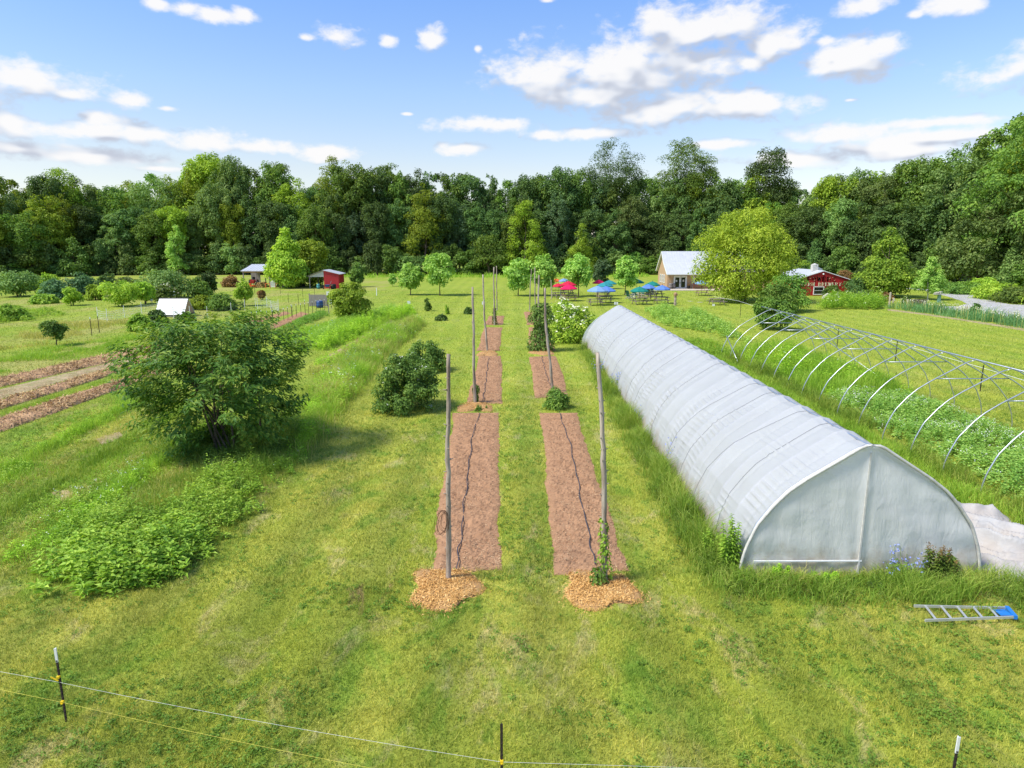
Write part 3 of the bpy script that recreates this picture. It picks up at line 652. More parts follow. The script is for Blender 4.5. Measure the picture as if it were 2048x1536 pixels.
# ================================================================== TREES AND SHRUBS
def env(kind, t):
    t = np.asarray(t, float)
    if kind == 'oval': return np.sqrt(np.clip(1 - ((t - .45) / .57) ** 2, 0, 1))
    if kind == 'round': return np.sqrt(np.clip(1 - ((t - .5) / .52) ** 2, 0, 1))
    if kind == 'cone': return np.clip(1.02 - t, 0, 1) ** .72 * np.minimum(1, t / .14 + .45)
    if kind == 'vase': return np.where(t < .7, .35 + .93 * t, np.sqrt(np.clip(1 - ((t - .7) / .31) ** 2, 0, 1)))
    if kind == 'column': return np.minimum(1, t / .1 + .55) * np.sqrt(np.clip(1 - t ** 3, 0, 1))
    if kind == 'flat': return np.sqrt(np.clip(1 - ((t - .6) / .62) ** 2, 0, 1))
    if kind == 'dome': return np.sqrt(np.clip(1.02 - t ** 2.2, 0, 1)) * np.minimum(1, t / .1 + .82)
def crown_geo(seed, H0, H1, R, kind, npuff, nleaf, ls, puffr=.32, up=.55, droop=.25, sq=.8, aspect=.62, inner=.12, minr=.25, m=0, low=.45):
    rng = np.random.default_rng(seed); g = Geo(); CH = H1 - H0
    t = rng.random(npuff * 6); t = t[rng.random(len(t)) < (env(kind, t) ** 1.2 + .08)][:npuff]; n = len(t)
    a = np.arange(n) * 2.39996 + rng.normal(0, .4, n); e = env(kind, t)
    pr = R * puffr * rng.uniform(.6, 1.35, n) * (.45 + .55 * e)
    rr = np.clip(e * R * np.sqrt(rng.uniform(minr, 1.0, n)) - pr * .55, 0, None) * rng.uniform(.85, 1.15, n)
    c = np.stack([rr * np.cos(a), rr * np.sin(a), H0 + t * CH * .94 + pr * .1], 1)
    w = pr ** 2; k = rng.choice(n, nleaf, p=w / w.sum())
    u = nrm(rng.normal(0, 1, (nleaf, 3))); fl = (u[:, 2] < 0) & (rng.random(nleaf) < low); u[fl, 2] *= -1
    f = 1 - .45 * rng.random(nleaf) ** 2; f = np.where(rng.random(nleaf) < inner, rng.random(nleaf), f)
    f *= 1 + .22 * (vnoise(u[:, 0] * 3 + k, u[:, 1] * 3 + u[:, 2] * 2, seed) - .5) * 2
    P = c[k] + u * (pr[k] * f)[:, None] * A([1, 1, sq]); P[:, 2] = np.maximum(P[:, 2], .04 * ls)
    out = nrm(P - A([0, 0, H0 + CH * .4])) 
    nn = u * .5 + out * .25 + A([0, 0, up]) + rng.normal(0, .38, (nleaf, 3))
    d = u * .6 + rng.normal(0, .7, (nleaf, 3)); d[:, 2] -= droop * 2
    s = ls * rng.uniform(.6, 1.35, nleaf)
    leaves(g, P, nn, d, s, s * aspect, m, .1, .18)
    return g, c, pr
def trunk_geo(seed, H0, H1, r, centers, nl=9, multi=1, spread=.0, fork=.55):
    rng = np.random.default_rng(seed + 99); g = Geo()
    for k in range(multi):
        a = rng.uniform(0, 2 * pi); off = A([cos(a), sin(a), 0]) * (spread * .25 if multi > 1 else 0); tip = A([cos(a), sin(a), 0]) * spread
        n = 10; t = np.linspace(0, 1, n)[:, None]; top = H0 + (H1 - H0) * fork
        P = off + tip * t ** 1.4 + A([0, 0, 1.]) * (t * (top + .15) - .15); P[:, :2] += np.cumsum(rng.normal(0, .02 * r / .15, (n, 2)), 0)
        rad = r * (1 - .72 * t[:, 0]) * (1 + .5 * np.exp(-t[:, 0] * 14)); tube(g, P, rad, 8)
        sel = rng.permutation(len(centers))[:max(1, nl // multi)]
        for j in sel:
            c = centers[j]; i = int(np.clip((c[2] * .72) / (top + 1e-6) * n, 2, n - 1)); s = P[i]
            tt = np.linspace(0, 1, 6)[:, None]; Q = s + (c - s) * tt; Q[:, 2] += .12 * np.linalg.norm(c - s) * np.sin(tt[:, 0] * pi) * -.5
            tube(g, Q, np.linspace(rad[i] * .6, rad[i] * .15, 6), 5)
    return g
CACHE = {}
def plant(name, label, cat, px, base, top, wpx, kind, mkey, seed, npuff=40, nleaf=5000, ls=.3, h0=.12, trunk=.15, group=None, bark='bark', multi=1, spread=.3, Y=None, flowers=None, crownname='crown', trunkname='trunk', loc=None, HR=None, **kw):
    """one plant placed by where it is rooted; height and spread from its measured outline"""
    b = G(px, base) if loc is None else A(loc)
    H, R = (HZ(px, top, b[1]), WID(wpx, b[1]) / 2) if HR is None else HR
    g, c, pr = crown_geo(seed, H * h0, H, R, kind, npuff, nleaf, ls, **kw)
    th = thing(name, label, cat, b, group=group); mats = [M[mkey]]
    if flowers:
        fk, fn, fs, fz = flowers; rng = np.random.default_rng(seed + 5); k = rng.integers(0, len(c), fn); u = nrm(rng.normal(0, 1, (fn, 3))); u[:, 2] = np.abs(u[:, 2]) * .8 + fz; u = nrm(u)
        P = c[k] + u * (pr[k] * 1.05)[:, None]; fg_ = Geo()
        for j in range(3):
            leaves(fg_, P + rng.normal(0, fs * .35, P.shape), A([0, 0, 1.]) + rng.normal(0, .4, P.shape) + u * .4, rng.normal(0, 1, P.shape), fs * rng.uniform(.6, 1.2, fn), fs * .9, 0, .02, .05)
        part('flower', fg_, M[fk], th)
    part(crownname, g, mats, th)
    part(trunkname, trunk_geo(seed, H * h0, H, trunk, c, 9, multi, spread * R), M[bark], th)
    return th
# --- forest stock: a few crowns, each used many times
def stock(seed, kind, H, R, nleaf, ls, mkey, h0=.1, npuff=46, trunk=.28, **kw):
    g, c, pr = crown_geo(seed, H * h0, H, R, kind, npuff, nleaf, ls, **kw)
    return dict(H=H, R=R, cm=g.mesh('crown', M[mkey]), tm=trunk_geo(seed, H * h0, H, trunk, c, 12).mesh('trunk', M['bark']), mkey=mkey, alt={})
ST = []
kinds = ['oval', 'round', 'vase', 'oval', 'column', 'round', 'oval', 'vase']
for i, k in enumerate(kinds):
    ST.append(stock(100 + i, k, 20, 5.2, 12000, .47, 'f_mid', .06 + .06 * (i % 3), npuff=90 + 8 * (i % 4), puffr=.20 + .02 * (i % 3), minr=.3, sq=.95, low=.35))
for i in range(4): ST.append(stock(130 + i, ['dome', 'round', 'oval', 'dome'][i], 7, 3.2, 4200, .42, 'f_mid', .02, npuff=40, puffr=.3, trunk=.12))
def tree_from(s, name, label, cat, loc, H, R, mkey, rz, group):
    me = s['cm']
    if mkey != 'f_mid':
        if mkey not in s['alt']:
            m2 = me.copy(); m2.materials[0] = M[mkey]; s['alt'][mkey] = m2
        me = s['alt'][mkey]
    th = thing(name, label, cat, loc, rz, group, (R / s['R'], R / s['R'], H * 1.05 / s['H']))
    obj('crown', me, th); obj('trunk', s['tm'], th); return th
TOP = A([(-300, 345), (0, 352), (60, 372), (110, 350), (150, 340), (200, 366), (250, 372), (310, 352), (355, 352), (385, 330), (430, 315), (480, 316), (520, 335), (565, 325), (610, 376), (640, 372), (680, 330), (720, 340), (780, 330), (830, 344), (940, 345), (1000, 352), (1060, 346), (1100, 342), (1160, 348), (1230, 345), (1290, 352), (1360, 350), (1410, 345), (1440, 345), (1520, 350), (1570, 372), (1600, 395), (1640, 362), (1700, 350), (1740, 346), (1790, 328), (1830, 318), (1870, 296), (1910, 280), (1950, 258), (1985, 226), (2040, 196), (2120, 176), (2300, 166)], float)
EDGE = A([(-300, 566), (0, 556), (200, 551), (420, 549), (650, 551), (900, 549), (1300, 549), (1560, 553), (1750, 563), (1880, 569), (1960, 574), (2048, 583), (2150, 596), (2300, 610)], float)
def topy(x): return float(np.interp(x, TOP[:, 0], TOP[:, 1]))
def edgeY(x): return float(G(x, np.interp(x, EDGE[:, 0], EDGE[:, 1]))[1])
rng = np.random.default_rng(77)
def wcol(px, r):
    if px < 660: p = ['f_mid', 'f_yel', 'f_mid', 'f_olive', 'f_yel', 'f_mid', 'f_dark']
    elif px < 1250: p = ['f_mid', 'f_dark', 'f_mid', 'f_dark', 'f_mid', 'f_blue', 'f_dark']
    elif px < 1620: p = ['f_mid', 'f_dark', 'f_mid', 'f_yel', 'f_mid', 'f_olive', 'f_dark']
    else: p = ['f_olive', 'f_mid', 'f_olive', 'f_mid', 'f_yel', 'f_olive', 'f_dark']
    return p[int(r * len(p)) % len(p)]
def side(px): return 'left' if px < 660 else 'centre' if px < 1250 else 'right'
WL = {'left': 'tall tree of the wood standing left of the red shed', 'centre': 'tall tree of the wood between the shed and the tan cottage', 'right': 'tall tree of the wood right of the picnic umbrellas'}
def forest_tree(px, Y, top, wfac, mkey=None, name='forest_tree', kind=None, label=None, group=None, cat='tree'):
    d = ray(px, 560); x = d[0] * Y / d[1]; H = HZ(px, top, Y); R = wfac
    s = ST[int(rng.integers(0, 8))] if kind is None else ST[kind]
    sd = side(px)
    return tree_from(s, name, label or WL[sd], cat, (x, Y, 0), H, R, mkey or wcol(px, rng.random()), rng.uniform(0, 6.28), group or ('trees of the wood, ' + sd))
x = -200.
while x < 2240:                                            # front rank
    Y = edgeY(x) + rng.uniform(2, 8); t = topy(x); H = HZ(x, t, Y) * rng.uniform(.62, .86)
    th = forest_tree(x, Y, 0, 1, 'f_dark' if 470 < x < 1980 and rng.random() < .6 else None)
    R = rng.uniform(3.6, 5.2) * (1.0 if x < 1600 else 1.05); th.scale = (R / 5.2, R / 5.2, H / 20)
    x += rng.uniform(30, 44)
x = -220.
while x < 2260:                                            # second rank, up to the skyline
    Y = edgeY(x) + rng.uniform(10, 18); forest_tree(x, Y, topy(x) + rng.uniform(-4, 14), rng.uniform(4.3, 6.2)); x += rng.uniform(30, 46)
x = -240.
while x < 2280:                                            # third rank closes the gaps
    Y = edgeY(x) + rng.uniform(24, 36); forest_tree(x, Y, topy(x) + rng.uniform(4, 24), rng.uniform(5.5, 7)); x += rng.uniform(40, 56)
x = -200.
while x < 2240:                                            # understorey along the edge
    if not 1890 < x < 1985:
        Y = edgeY(x) + rng.uniform(-1.5, 2.5); H = rng.uniform(4, 8.5); R = rng.uniform(2.4, 3.8); d = ray(x, 560)
        tree_from(ST[8 + int(rng.integers(0, 4))], 'understorey_tree', 'low leafy tree at the foot of the wood edge, ' + side(x), 'tree', (d[0] * Y / d[1], Y, 0), H, R, ['f_mid', 'f_dark', 'f_bush', 'f_dark', 'f_olive'][int(rng.integers(0, 5))], rng.uniform(0, 6), 'low trees of the wood edge, ' + side(x))
    x += rng.uniform(24, 34)
# individually recognisable trees of the skyline and the edge
def feat(px, top, wpx, dY, kind, mkey, label, seed, nleaf=6500, npuff=40, ls=.5, h0=.2, **kw):
    Y = edgeY(px) + dY; d = ray(px, 560); loc = (d[0] * Y / d[1], Y, 0)
    plant('tree', label, 'tree', px, 0, 0, 0, kind, mkey, seed, npuff, nleaf, ls, h0, .3, loc=loc, HR=(HZ(px, top, Y), WID(wpx, Y) / 2), **kw)
feat(1222, 274, 128, 16, 'oval', 'f_dark', 'airy tall tree rising above the wood, left of the cottage skyline', 201, 16000, 110, .36, .45, puffr=.24, inner=.15)
feat(1362, 274, 124, 14, 'round', 'f_mid', 'round-topped tall tree rising above the wood behind the cottage', 202, 15000, 100, .40, .45, puffr=.25)
feat(1527, 292, 112, 15, 'oval', 'f_dark', 'tall tree with a ragged top behind the yellow-green birch', 203, 13000, 80, .45, .45, puffr=.28)
feat(682, 308, 96, 14, 'oval', 'f_yel', 'tall tree crowning the wood above the red shed', 204, 8500, 70, .42, .4, puffr=.26)
feat(436, 300, 150, 13, 'round', 'f_yel', 'broad golden-green tree, highest on the left of the wood', 205, 9500, 60, .55, .15, puffr=.22)
feat(566, 316, 78, 16, 'oval', 'f_mid', 'narrow tall tree just right of the broad golden-green one', 206, 7500, 60, .42, .4)
feat(148, 332, 90, 12, 'oval', 'f_yel', 'tall yellowish tree in the wood at far left', 207, 8500, 64, .42, .35)
feat(330, 350, 110, 11, 'round', 'f_olive', 'full dark-topped tree left of the broad golden-green one', 208, 8500, 60, .45, .25)
feat(785, 320, 80, 17, 'oval', 'f_mid', 'tall tree with forked top right of the shed skyline', 209, 7500, 60, .42, .45, puffr=.27)
feat(1050, 396, 98, -2, 'column', 'f_yel', 'yellow-green round-headed tree at the wood edge in the centre', 210, 9000, 60, .38, .08, puffr=.26)
feat(1161, 440, 74, -3, 'cone', 'f_yel', 'yellow-green conical tree at the wood edge behind the umbrellas', 211, 7500, 70, .32, .05, puffr=.25)
feat(850, 360, 84, 3, 'column', 'f_yel', 'yellowish tree in the dark centre of the wood', 212, 6500, 44, .45, .2)
feat(980, 470, 80, -2, 'oval', 'f_mid', 'mid-green smaller tree at the wood edge left of the round-headed one', 213, 6500, 44, .4, .05)
feat(360, 445, 46, -3, 'column', 'f_young', 'pale green slender tree at the wood edge on the left', 214, 3800, 34, .36, .1)
feat(2036, 190, 230, 5, 'oval', 'f_mid', 'very tall dark tree at the right edge of the picture', 215, 15000, 90, .5, .1, puffr=.2)
feat(1890, 310, 150, 8, 'flat', 'f_olive', 'wide spreading olive tree in the wood above the drive', 216, 9500, 60, .5, .15, puffr=.22)
feat(1655, 345, 70, 14, 'vase', 'f_olive', 'sparse tree with sky showing through, right of the gap in the wood', 217, 5200, 60, .36, .5, puffr=.22, inner=.3)
feat(1735, 345, 96, 12, 'vase', 'f_olive', 'thin-leaved tree in the skyline above the red barn', 218, 7500, 70, .38, .45, puffr=.23, inner=.2)
feat(1950, 420, 150, -3, 'oval', 'f_olive', 'big olive-green tree leaning over the drive', 219, 9500, 60, .48, .12, puffr=.24)

# --- trees on the open ground
plant('birch_tree', 'large yellow-green birch hanging over the lawn beside the cottage', 'tree', 1484, 604, 414, 188, 'oval', 'f_birch', 301, 190, 38000, .25, .06, .13, multi=4, spread=.22, puffr=.2, minr=.3, droop=.5, sq=.95)
plant('maple_tree', 'dense dark green maple with yellow tips, right of the red barn', 'tree', 1768, 594, 450, 136, 'cone', 'f_maple', 302, 90, 14000, .32, .10, .22, puffr=.26)
plant('river_birch', 'young pale birch with white stem beside the gravel drive', 'tree', 1855, 600, 508, 78, 'cone', 'f_young', 303, 60, 5200, .24, .18, .07, bark='bark_pale', puffr=.22)
plant('lime_tree', 'big bright green tree in front of the open machine shed', 'tree', 578, 576, 452, 104, 'cone', 'f_lime', 304, 80, 12000, .42, .08, .25, puffr=.27)
plant('shade_tree', 'darker tree right behind the bright one near the sheds', 'tree', 624, 572, 474, 74, 'oval', 'f_yel', 305, 60, 9000, .38, .06, .22)
SAP = [(821, 590, 524, 52, 'young tree, left of the pair on the far lawn'), (880, 591, 506, 74, 'young tree with open crown, right of the pair on the far lawn'), (1036, 592, 513, 66, 'drooping young tree between the left and right pole lines'), (1088, 592, 505, 58, 'upright young tree behind the right line of poles'),
       (1157, 593, 506, 64, 'young tree between the red and blue umbrellas'), (1202, 578, 517, 38, 'greyish young tree behind the blue umbrellas'), (1250, 590, 510, 48, 'slim young tree left of the green umbrellas')]
for i, (px, b, t, w, lab) in enumerate(SAP):
    plant('young_tree', lab, 'tree', px, b, t, w, ['oval', 'round', 'oval', 'oval', 'round', 'oval', 'oval'][i], 'f_young' if i != 5 else 'f_blue', 320 + i, 46, 3600, .34, .24, .075, puffr=.27, group='young trees on the far lawn', spread=.1)
plant('young_tree', 'tiny young tree beside the left pair on the far lawn', 'tree', 786, 573, 546, 17, 'oval', 'f_young', 330, 20, 700, .3, .2, .05, group='young trees on the far lawn')
# --- shrubs of the left field   px base top w kind mat label
SH = [(39, 593, 550, 84, 'flat', 'f_olive', 'wide olive shrub at the left edge, in front of the wood'), (100, 588, 546, 46, 'dome', 'f_lime', 'bright green shrub behind the grey-green thicket'), (112, 598, 560, 62, 'dome', 'f_blue', 'grey-green rounded thicket left of the small lime sapling'),
      (163, 594, 547, 70, 'dome', 'f_blue', 'tall grey-green thicket below the wood on the left'), (217, 575, 546, 40, 'dome', 'f_dark', 'dark bronzed bush behind the umbrella-shaped shrub'), (145, 611, 574, 38, 'oval', 'f_lime', 'small lime-green sapling on the old field lawn'),
      (90, 607, 591, 52, 'dome', 'f_weed', 'low weedy clump left of the lime-green sapling'), (190, 600, 568, 36, 'dome', 'f_yel', 'yellowish small shrub right of the lime-green sapling'), (242, 613, 567, 72, 'flat', 'f_lime', 'umbrella-shaped bright shrub with a forked stem'),
      (290, 608, 567, 42, 'flat', 'f_lime', 'bright spreading shrub left of the white coop'), (330, 597, 540, 118, 'dome', 'f_olive', 'broad olive thicket behind the white coop'), (331, 602, 571, 52, 'dome', 'f_mid', 'white-flowered shrub just left of the coop'),
      (418, 592, 541, 36, 'oval', 'f_dark', 'upright dark bush right of the olive thicket'), (398, 595, 555, 54, 'dome', 'f_mid', 'mid-green bush between olive thicket and dark bush'), (404, 619, 590, 52, 'dome', 'f_yel', 'yellow leafy bush touching the right side of the coop'),
      (446, 620, 588, 66, 'dome', 'f_mid', 'green tangle behind the dark netting'), (488, 612, 556, 36, 'oval', 'f_lime', 'bright little tree in front of the machine shed'), (463, 574, 552, 38, 'dome', 'f_red', 'reddish bush at the left end of the machine shed'),
      (281, 662, 627, 48, 'dome', 'f_weed', 'yellow-green bush at the end of the white netting'), (316, 655, 618, 38, 'dome', 'f_dark', 'dark round bush beside the yellow-green one'), (372, 647, 627, 42, 'dome', 'f_bush', 'low bush in front of the coop netting'),
      (883, 641, 630, 20, 'dome', 'f_dark', 'small dark ball bush left of the poles, nearer one'), (937, 628, 616, 17, 'dome', 'f_dark', 'small dark ball bush left of the poles, farther one'), (524, 600, 582, 13, 'vase', 'f_red', 'small reddish sapling on the lawn before the sheds'),
      (716, 574, 521, 34, 'cone', 'f_bush', 'dark little evergreen behind the red shed'), (20, 640, 612, 70, 'dome', 'f_weed', 'tall weeds at the left edge of the old field'), (60, 580, 548, 60, 'dome', 'f_mid', 'rounded green shrub behind the wide olive one'),
      (255, 586, 556, 60, 'dome', 'f_olive', 'loose olive shrub left of the broad thicket'), (8, 575, 532, 40, 'dome', 'f_mid', 'tall green shrub at the very left edge below the wood')]
for i, (px, b, t, w, k, mk, lab) in enumerate(SH):
    fl = ('fl_cream', 60, .3, .4) if 'white-flowered' in lab else None
    plant('shrub' if k != 'oval' or w > 60 else 'small_tree', lab, 'shrub' if k != 'oval' else 'small tree', px, b, t, w, k, mk, 400 + i, int(26 + w * .4), int(1200 + 44 * w), .24 if b > 610 else .3, .06 if k == 'dome' else .2, .06, multi=3, spread=.35, flowers=fl, crownname='foliage', trunkname='stem', puffr=.3)
plant('small_tree', 'small dark round-headed tree on a stem in the old field', 'small tree', 112, 692, 641, 50, 'round', 'f_bush', 450, 30, 2600, .17, .28, .05)
plant('round_shrub', 'dense round dark shrub with golden tips at the row end', 'shrub', 703, 640, 564, 80, 'oval', 'f_yel', 451, 60, 7000, .22, .03, .07, multi=4, spread=.3, crownname='foliage', trunkname='stem', puffr=.28)
plant('slender_shrub', 'thin upright shrub alone on the lawn left of the poles', 'shrub', 855, 622, 594, 15, 'column', 'f_bush', 452, 16, 500, .2, .1, .03, crownname='foliage', trunkname='stem')
plant('elder_shrub', 'yellow-green elder covered in creamy flower heads', 'shrub', 1148, 682, 608, 108, 'dome', 'f_lime', 453, 70, 8500, .19, .02, .05, multi=5, spread=.4, flowers=('fl_cream', 230, .2, .5), crownname='foliage', trunkname='stem', puffr=.25)
plant('elder_shrub', 'creamy-flowered elder farther back, behind the red-umbrella posts', 'shrub', 1125, 648, 598, 62, 'dome', 'f_lime', 454, 40, 4500, .19, .02, .05, multi=4, spread=.4, flowers=('fl_cream', 130, .2, .5), crownname='foliage', trunkname='stem', puffr=.27)
plant('berry_shrub', 'dark dense shrub with white blossom on the lawn left of the beds', 'shrub', 814, 818, 702, 140, 'dome', 'f_bush', 455, 120, 11500, .12, .02, .04, multi=6, spread=.4, flowers=('fl_white', 90, .06, .8), crownname='foliage', trunkname='stem', puffr=.16, minr=.2, sq=1.1)
plant('berry_shrub', 'smaller dark shrub right behind the blossoming one', 'shrub', 850, 742, 680, 92, 'dome', 'f_bush', 456, 80, 7000, .12, .02, .04, multi=5, spread=.4, flowers=('fl_white', 30, .06, .8), crownname='foliage', trunkname='stem', puffr=.18, sq=1.1)
plant('leafy_bush', 'low leafy bush around the leaning pole in the right line', 'shrub', 1113, 816, 776, 62, 'dome', 'f_mid', 457, 26, 1900, .11, .02, .02, multi=4, spread=.3, crownname='foliage', trunkname='stem')
for i, (px, b, t, w, mk, lab) in enumerate([(1574, 622, 537, 94, 'f_mid', 'round dark green shrub hiding the left of the red barn'), (1552, 626, 568, 80, 'f_mid', 'lower dark shrub in front of the barn shrub'), (1548, 660, 600, 84, 'f_mid', 'small tree standing inside the far end of the hoop frame'),
                                            (1604, 556, 514, 50, 'f_lime', 'bright tree showing above the barn roof'), (1688, 566, 539, 36, 'f_red', 'reddish bush behind the right corner of the barn'), (1712, 594, 556, 62, 'f_dark', 'dark shrub between the barn and the maple'),
                                            (1664, 596, 570, 36, 'f_bush', 'bushy plant against the red barn front'), (1812, 609, 592, 16, 'f_bush', 'small dark shrub among the roadside fence posts'), (1770, 601, 586, 30, 'f_red', 'reddish shrub under the maple'),
                                            (1950, 632, 606, 20, 'f_bush', 'leafy plant in the day lily row by the drive')]):
    plant('shrub' if i != 2 else 'small_tree', lab, 'shrub' if i != 2 else 'small tree', px, b, t, w, 'dome' if i != 2 else 'oval', mk, 470 + i, int(24 + w * .4), int(900 + 50 * w), .24, .04 if i != 2 else .22, .05, multi=3 if i != 2 else 1, spread=.3, crownname='foliage', trunkname='stem', puffr=.27)
for i, (px, b, t, w) in enumerate([(1930, 590, 556, 90), (1990, 600, 560, 110), (2040, 608, 566, 120), (2110, 612, 560, 130), (1885, 580, 556, 60), (1965, 588, 548, 80), (2190, 616, 560, 140)]):
    plant('bramble', 'bramble mound on the bank along the drive', 'shrub', px, b - 2, t + 10, w, 'dome', ['f_mid', 'f_lime'][i % 2], 490 + i, 40, 5000, .28, .02, .03, multi=3, spread=.4, crownname='foliage', trunkname='stem', puffr=.25, group='bramble mounds along the drive')

# --- the big pawpaw clump
def pawpaw():
    b = G(452, 905); th = thing('pawpaw_tree', 'big many-stemmed pawpaw with drooping dark leaves', 'tree', b)
    H = HZ(452, 640, b[1]) * 1.0; R = WID(330, b[1]) / 2; rng = np.random.default_rng(61); g = Geo()
    nS = 460; t = rng.random(nS) ** .75; a = rng.uniform(0, 2 * pi, nS); e = env('flat', .1 + .9 * t)
    rr = R * e * np.sqrt(rng.uniform(.12, 1, nS)) * (.66 + .6 * vnoise(a * 2.2 + 9, t * 4.5, 17)); c = np.stack([rr * np.cos(a) , rr * np.sin(a) * .95, H * (.07 + .93 * t)], 1)
    c[:, 2] *= np.where(rr > .7 * R, .93, 1); keep = ~((np.abs(c[:, 0] - .3) < .62) & (c[:, 1] < -.1) & (c[:, 2] < H * .42) & (c[:, 2] > H * .08)); c = c[keep]
    P = []; NN = []; D = []; S = []
    for q in c:                                            # a spray of drooping leaves at each twig end
        out = nrm(A([q[0], q[1], (q[2] - H * .45) * .7])); k = rng.integers(30, 54)
        tw = rng.random(k)[:, None]; base = q + out * (tw - .55) * rng.uniform(.4, .75) + rng.normal(0, .13, (k, 3)) * A([1, 1, .65])
        aa = rng.uniform(0, 2 * pi, k); d = np.stack([np.cos(aa), np.sin(aa), rng.uniform(-.95, -.1, k)], 1) + out * .7
        P.append(base); D.append(d); NN.append(A([0, 0, 1.]) + out * .45 + rng.normal(0, .22, (k, 3))); S.append(rng.uniform(.13, .25, k))
    P = np.concatenate(P); D = np.concatenate(D); NN = np.concatenate(NN); S = np.concatenate(S)
    P[:, 2] = np.maximum(P[:, 2], .12); leaves(g, P, NN, D, S, S * .42, 0, .12, .22); part('crown', g, M['f_paw'], th)
    for i in range(11):
        a = i * 2.4; r0 = .15 + .9 * ((i * .618) % 1); p0 = A([r0 * cos(a) + .15, r0 * sin(a), -.1]); q = c[rng.integers(0, len(c))] * A([.5, .5, 0]) + A([p0[0] * .6, p0[1] * .6, H * rng.uniform(.7, .9)])
        t = np.linspace(0, 1, 9)[:, None]; Q = p0 + (q - p0) * t; Q[:, :2] += np.cumsum(rng.normal(0, .025, (9, 2)), 0); g = Geo(); tube(g, Q, np.linspace(rng.uniform(.03, .05), .012, 9), 7)
        for j in rng.permutation(len(c))[:6]:
            s = Q[rng.integers(3, 8)]; e_ = c[j]
            if np.linalg.norm(e_ - s) < 1.6: tube(g, [s, (s + e_) / 2 + A([0, 0, .06]), e_], [.016, .011, .005], 5)
        part('trunk', g, M['bark'], th)
pawpaw()

# ================================================================== HERBS, WEEDS, GRASS
def herb(name, label, polys, dens, h, mkey, seed, nl=16, ls=.13, asp=.4, flowers=None, spread=.16, hv=(.6, 1.2), clump=.0, blade=None, cat='plants', shape=None, ew=.7):
    """leafy plants too many to count: stems with whorled leaves, optional blossom and grass between them"""
    rng = np.random.default_rng(seed); g = Geo(); mats = [M[mkey]]
    E = [edged(sample_poly(rng, p, dens * 1.1), p, ew, rng) for p in polys]; Q = np.concatenate([e[0] for e in E]); ek = np.concatenate([e[1] for e in E])
    if clump: k = fbm(Q[:, 0] * clump, Q[:, 1] * clump, seed, 3) > .40; Q = Q[k]; ek = ek[k]
    n = len(Q); nz = .55 + .9 * vnoise(Q[:, 0] * .9, Q[:, 1] * .9, seed + 3); H = h * rng.uniform(*hv, n) * nz * ek
    if shape is not None: H = H * shape(Q)
    P = np.repeat(Q, nl, 0); hh = np.repeat(H, nl); t = np.tile(np.linspace(.18, 1, nl), n) * rng.uniform(.85, 1.05, n * nl); a = np.tile(np.arange(nl) * 2.4, n) + np.repeat(rng.uniform(0, 6, n), nl)
    o = np.stack([np.cos(a), np.sin(a), 0 * a], 1); lean = np.repeat(rng.normal(0, .12, (n, 2)), nl, 0)
    P = P + o * (spread * .25 * (1.15 - t))[:, None]; P[:, :2] += lean * (hh * t)[:, None]; P[:, 2] = hh * t
    leaves(g, P, A([0, 0, 1.]) + o * -.35 + rng.normal(0, .25, P.shape), o + A([0, 0, .35]) * (1 - .2) + rng.normal(0, .2, P.shape), ls * rng.uniform(.6, 1.25, n * nl) * (1.15 - .5 * t), ls * asp * rng.uniform(.7, 1.2, n * nl), 0, .1, .25)
    if flowers:
        fk, frac, fs = flowers; mats.append(M[fk]); k = rng.random(n) < frac; k &= fbm(Q[:, 0] * .7, Q[:, 1] * .7, seed + 8, 3) > .42; F_ = Q[k].copy(); F_[:, :2] += rng.normal(0, .04, (k.sum(), 2)); F_[:, 2] = H[k] * 1.06
        F_ = np.repeat(F_, 3, 0) + rng.normal(0, fs * .7, (k.sum() * 3, 3)); leaves(g, F_, A([0, 0, 1.]) + rng.normal(0, .5, F_.shape), rng.normal(0, 1, F_.shape), fs, fs * .9, 1, 0, 0)
    if blade:
        bk, bd, bh, bw = blade; mats.append(M[bk]); EB = [edged(sample_poly(rng, p, bd), p, ew, rng, .3) for p in polys]; B = np.concatenate([e[0] for e in EB]); eb = np.concatenate([e[1] for e in EB]); nb = len(B)
        blades(g, B, eb * bh * rng.uniform(.5, 1.2, nb) * (.5 + vnoise(B[:, 0] * .8, B[:, 1] * .8, seed + 6)), bw, .6, rng, len(mats) - 1)
    return tag(obj(name, g.mesh(name, mats)), label, cat, None, 'stuff')
def grass(name, label, polys, dens, h, w, mkey, seed, lean=.7, clump=None, thr=.42, cat='grass', mask=None, ew=.5):
    rng = np.random.default_rng(seed); g = Geo(); E = [edged(sample_poly(rng, p, dens * 1.1), p, ew, rng) for p in polys]; Q = np.concatenate([e[0] for e in E]); ek = np.concatenate([e[1] for e in E])
    if clump: k = fbm(Q[:, 0] * clump, Q[:, 1] * clump, seed, 3) > thr; Q = Q[k]; ek = ek[k]
    if mask is not None: k = mask(Q); Q = Q[k]; ek = ek[k]
    n = len(Q); H = ek * h * rng.uniform(.45, 1.2, n) * (.5 + vnoise(Q[:, 0] * 1.1, Q[:, 1] * 1.1, seed + 4)); blades(g, Q, H, w, lean, rng)
    return tag(obj(name, g.mesh(name, M[mkey])), label, cat, None, 'stuff')

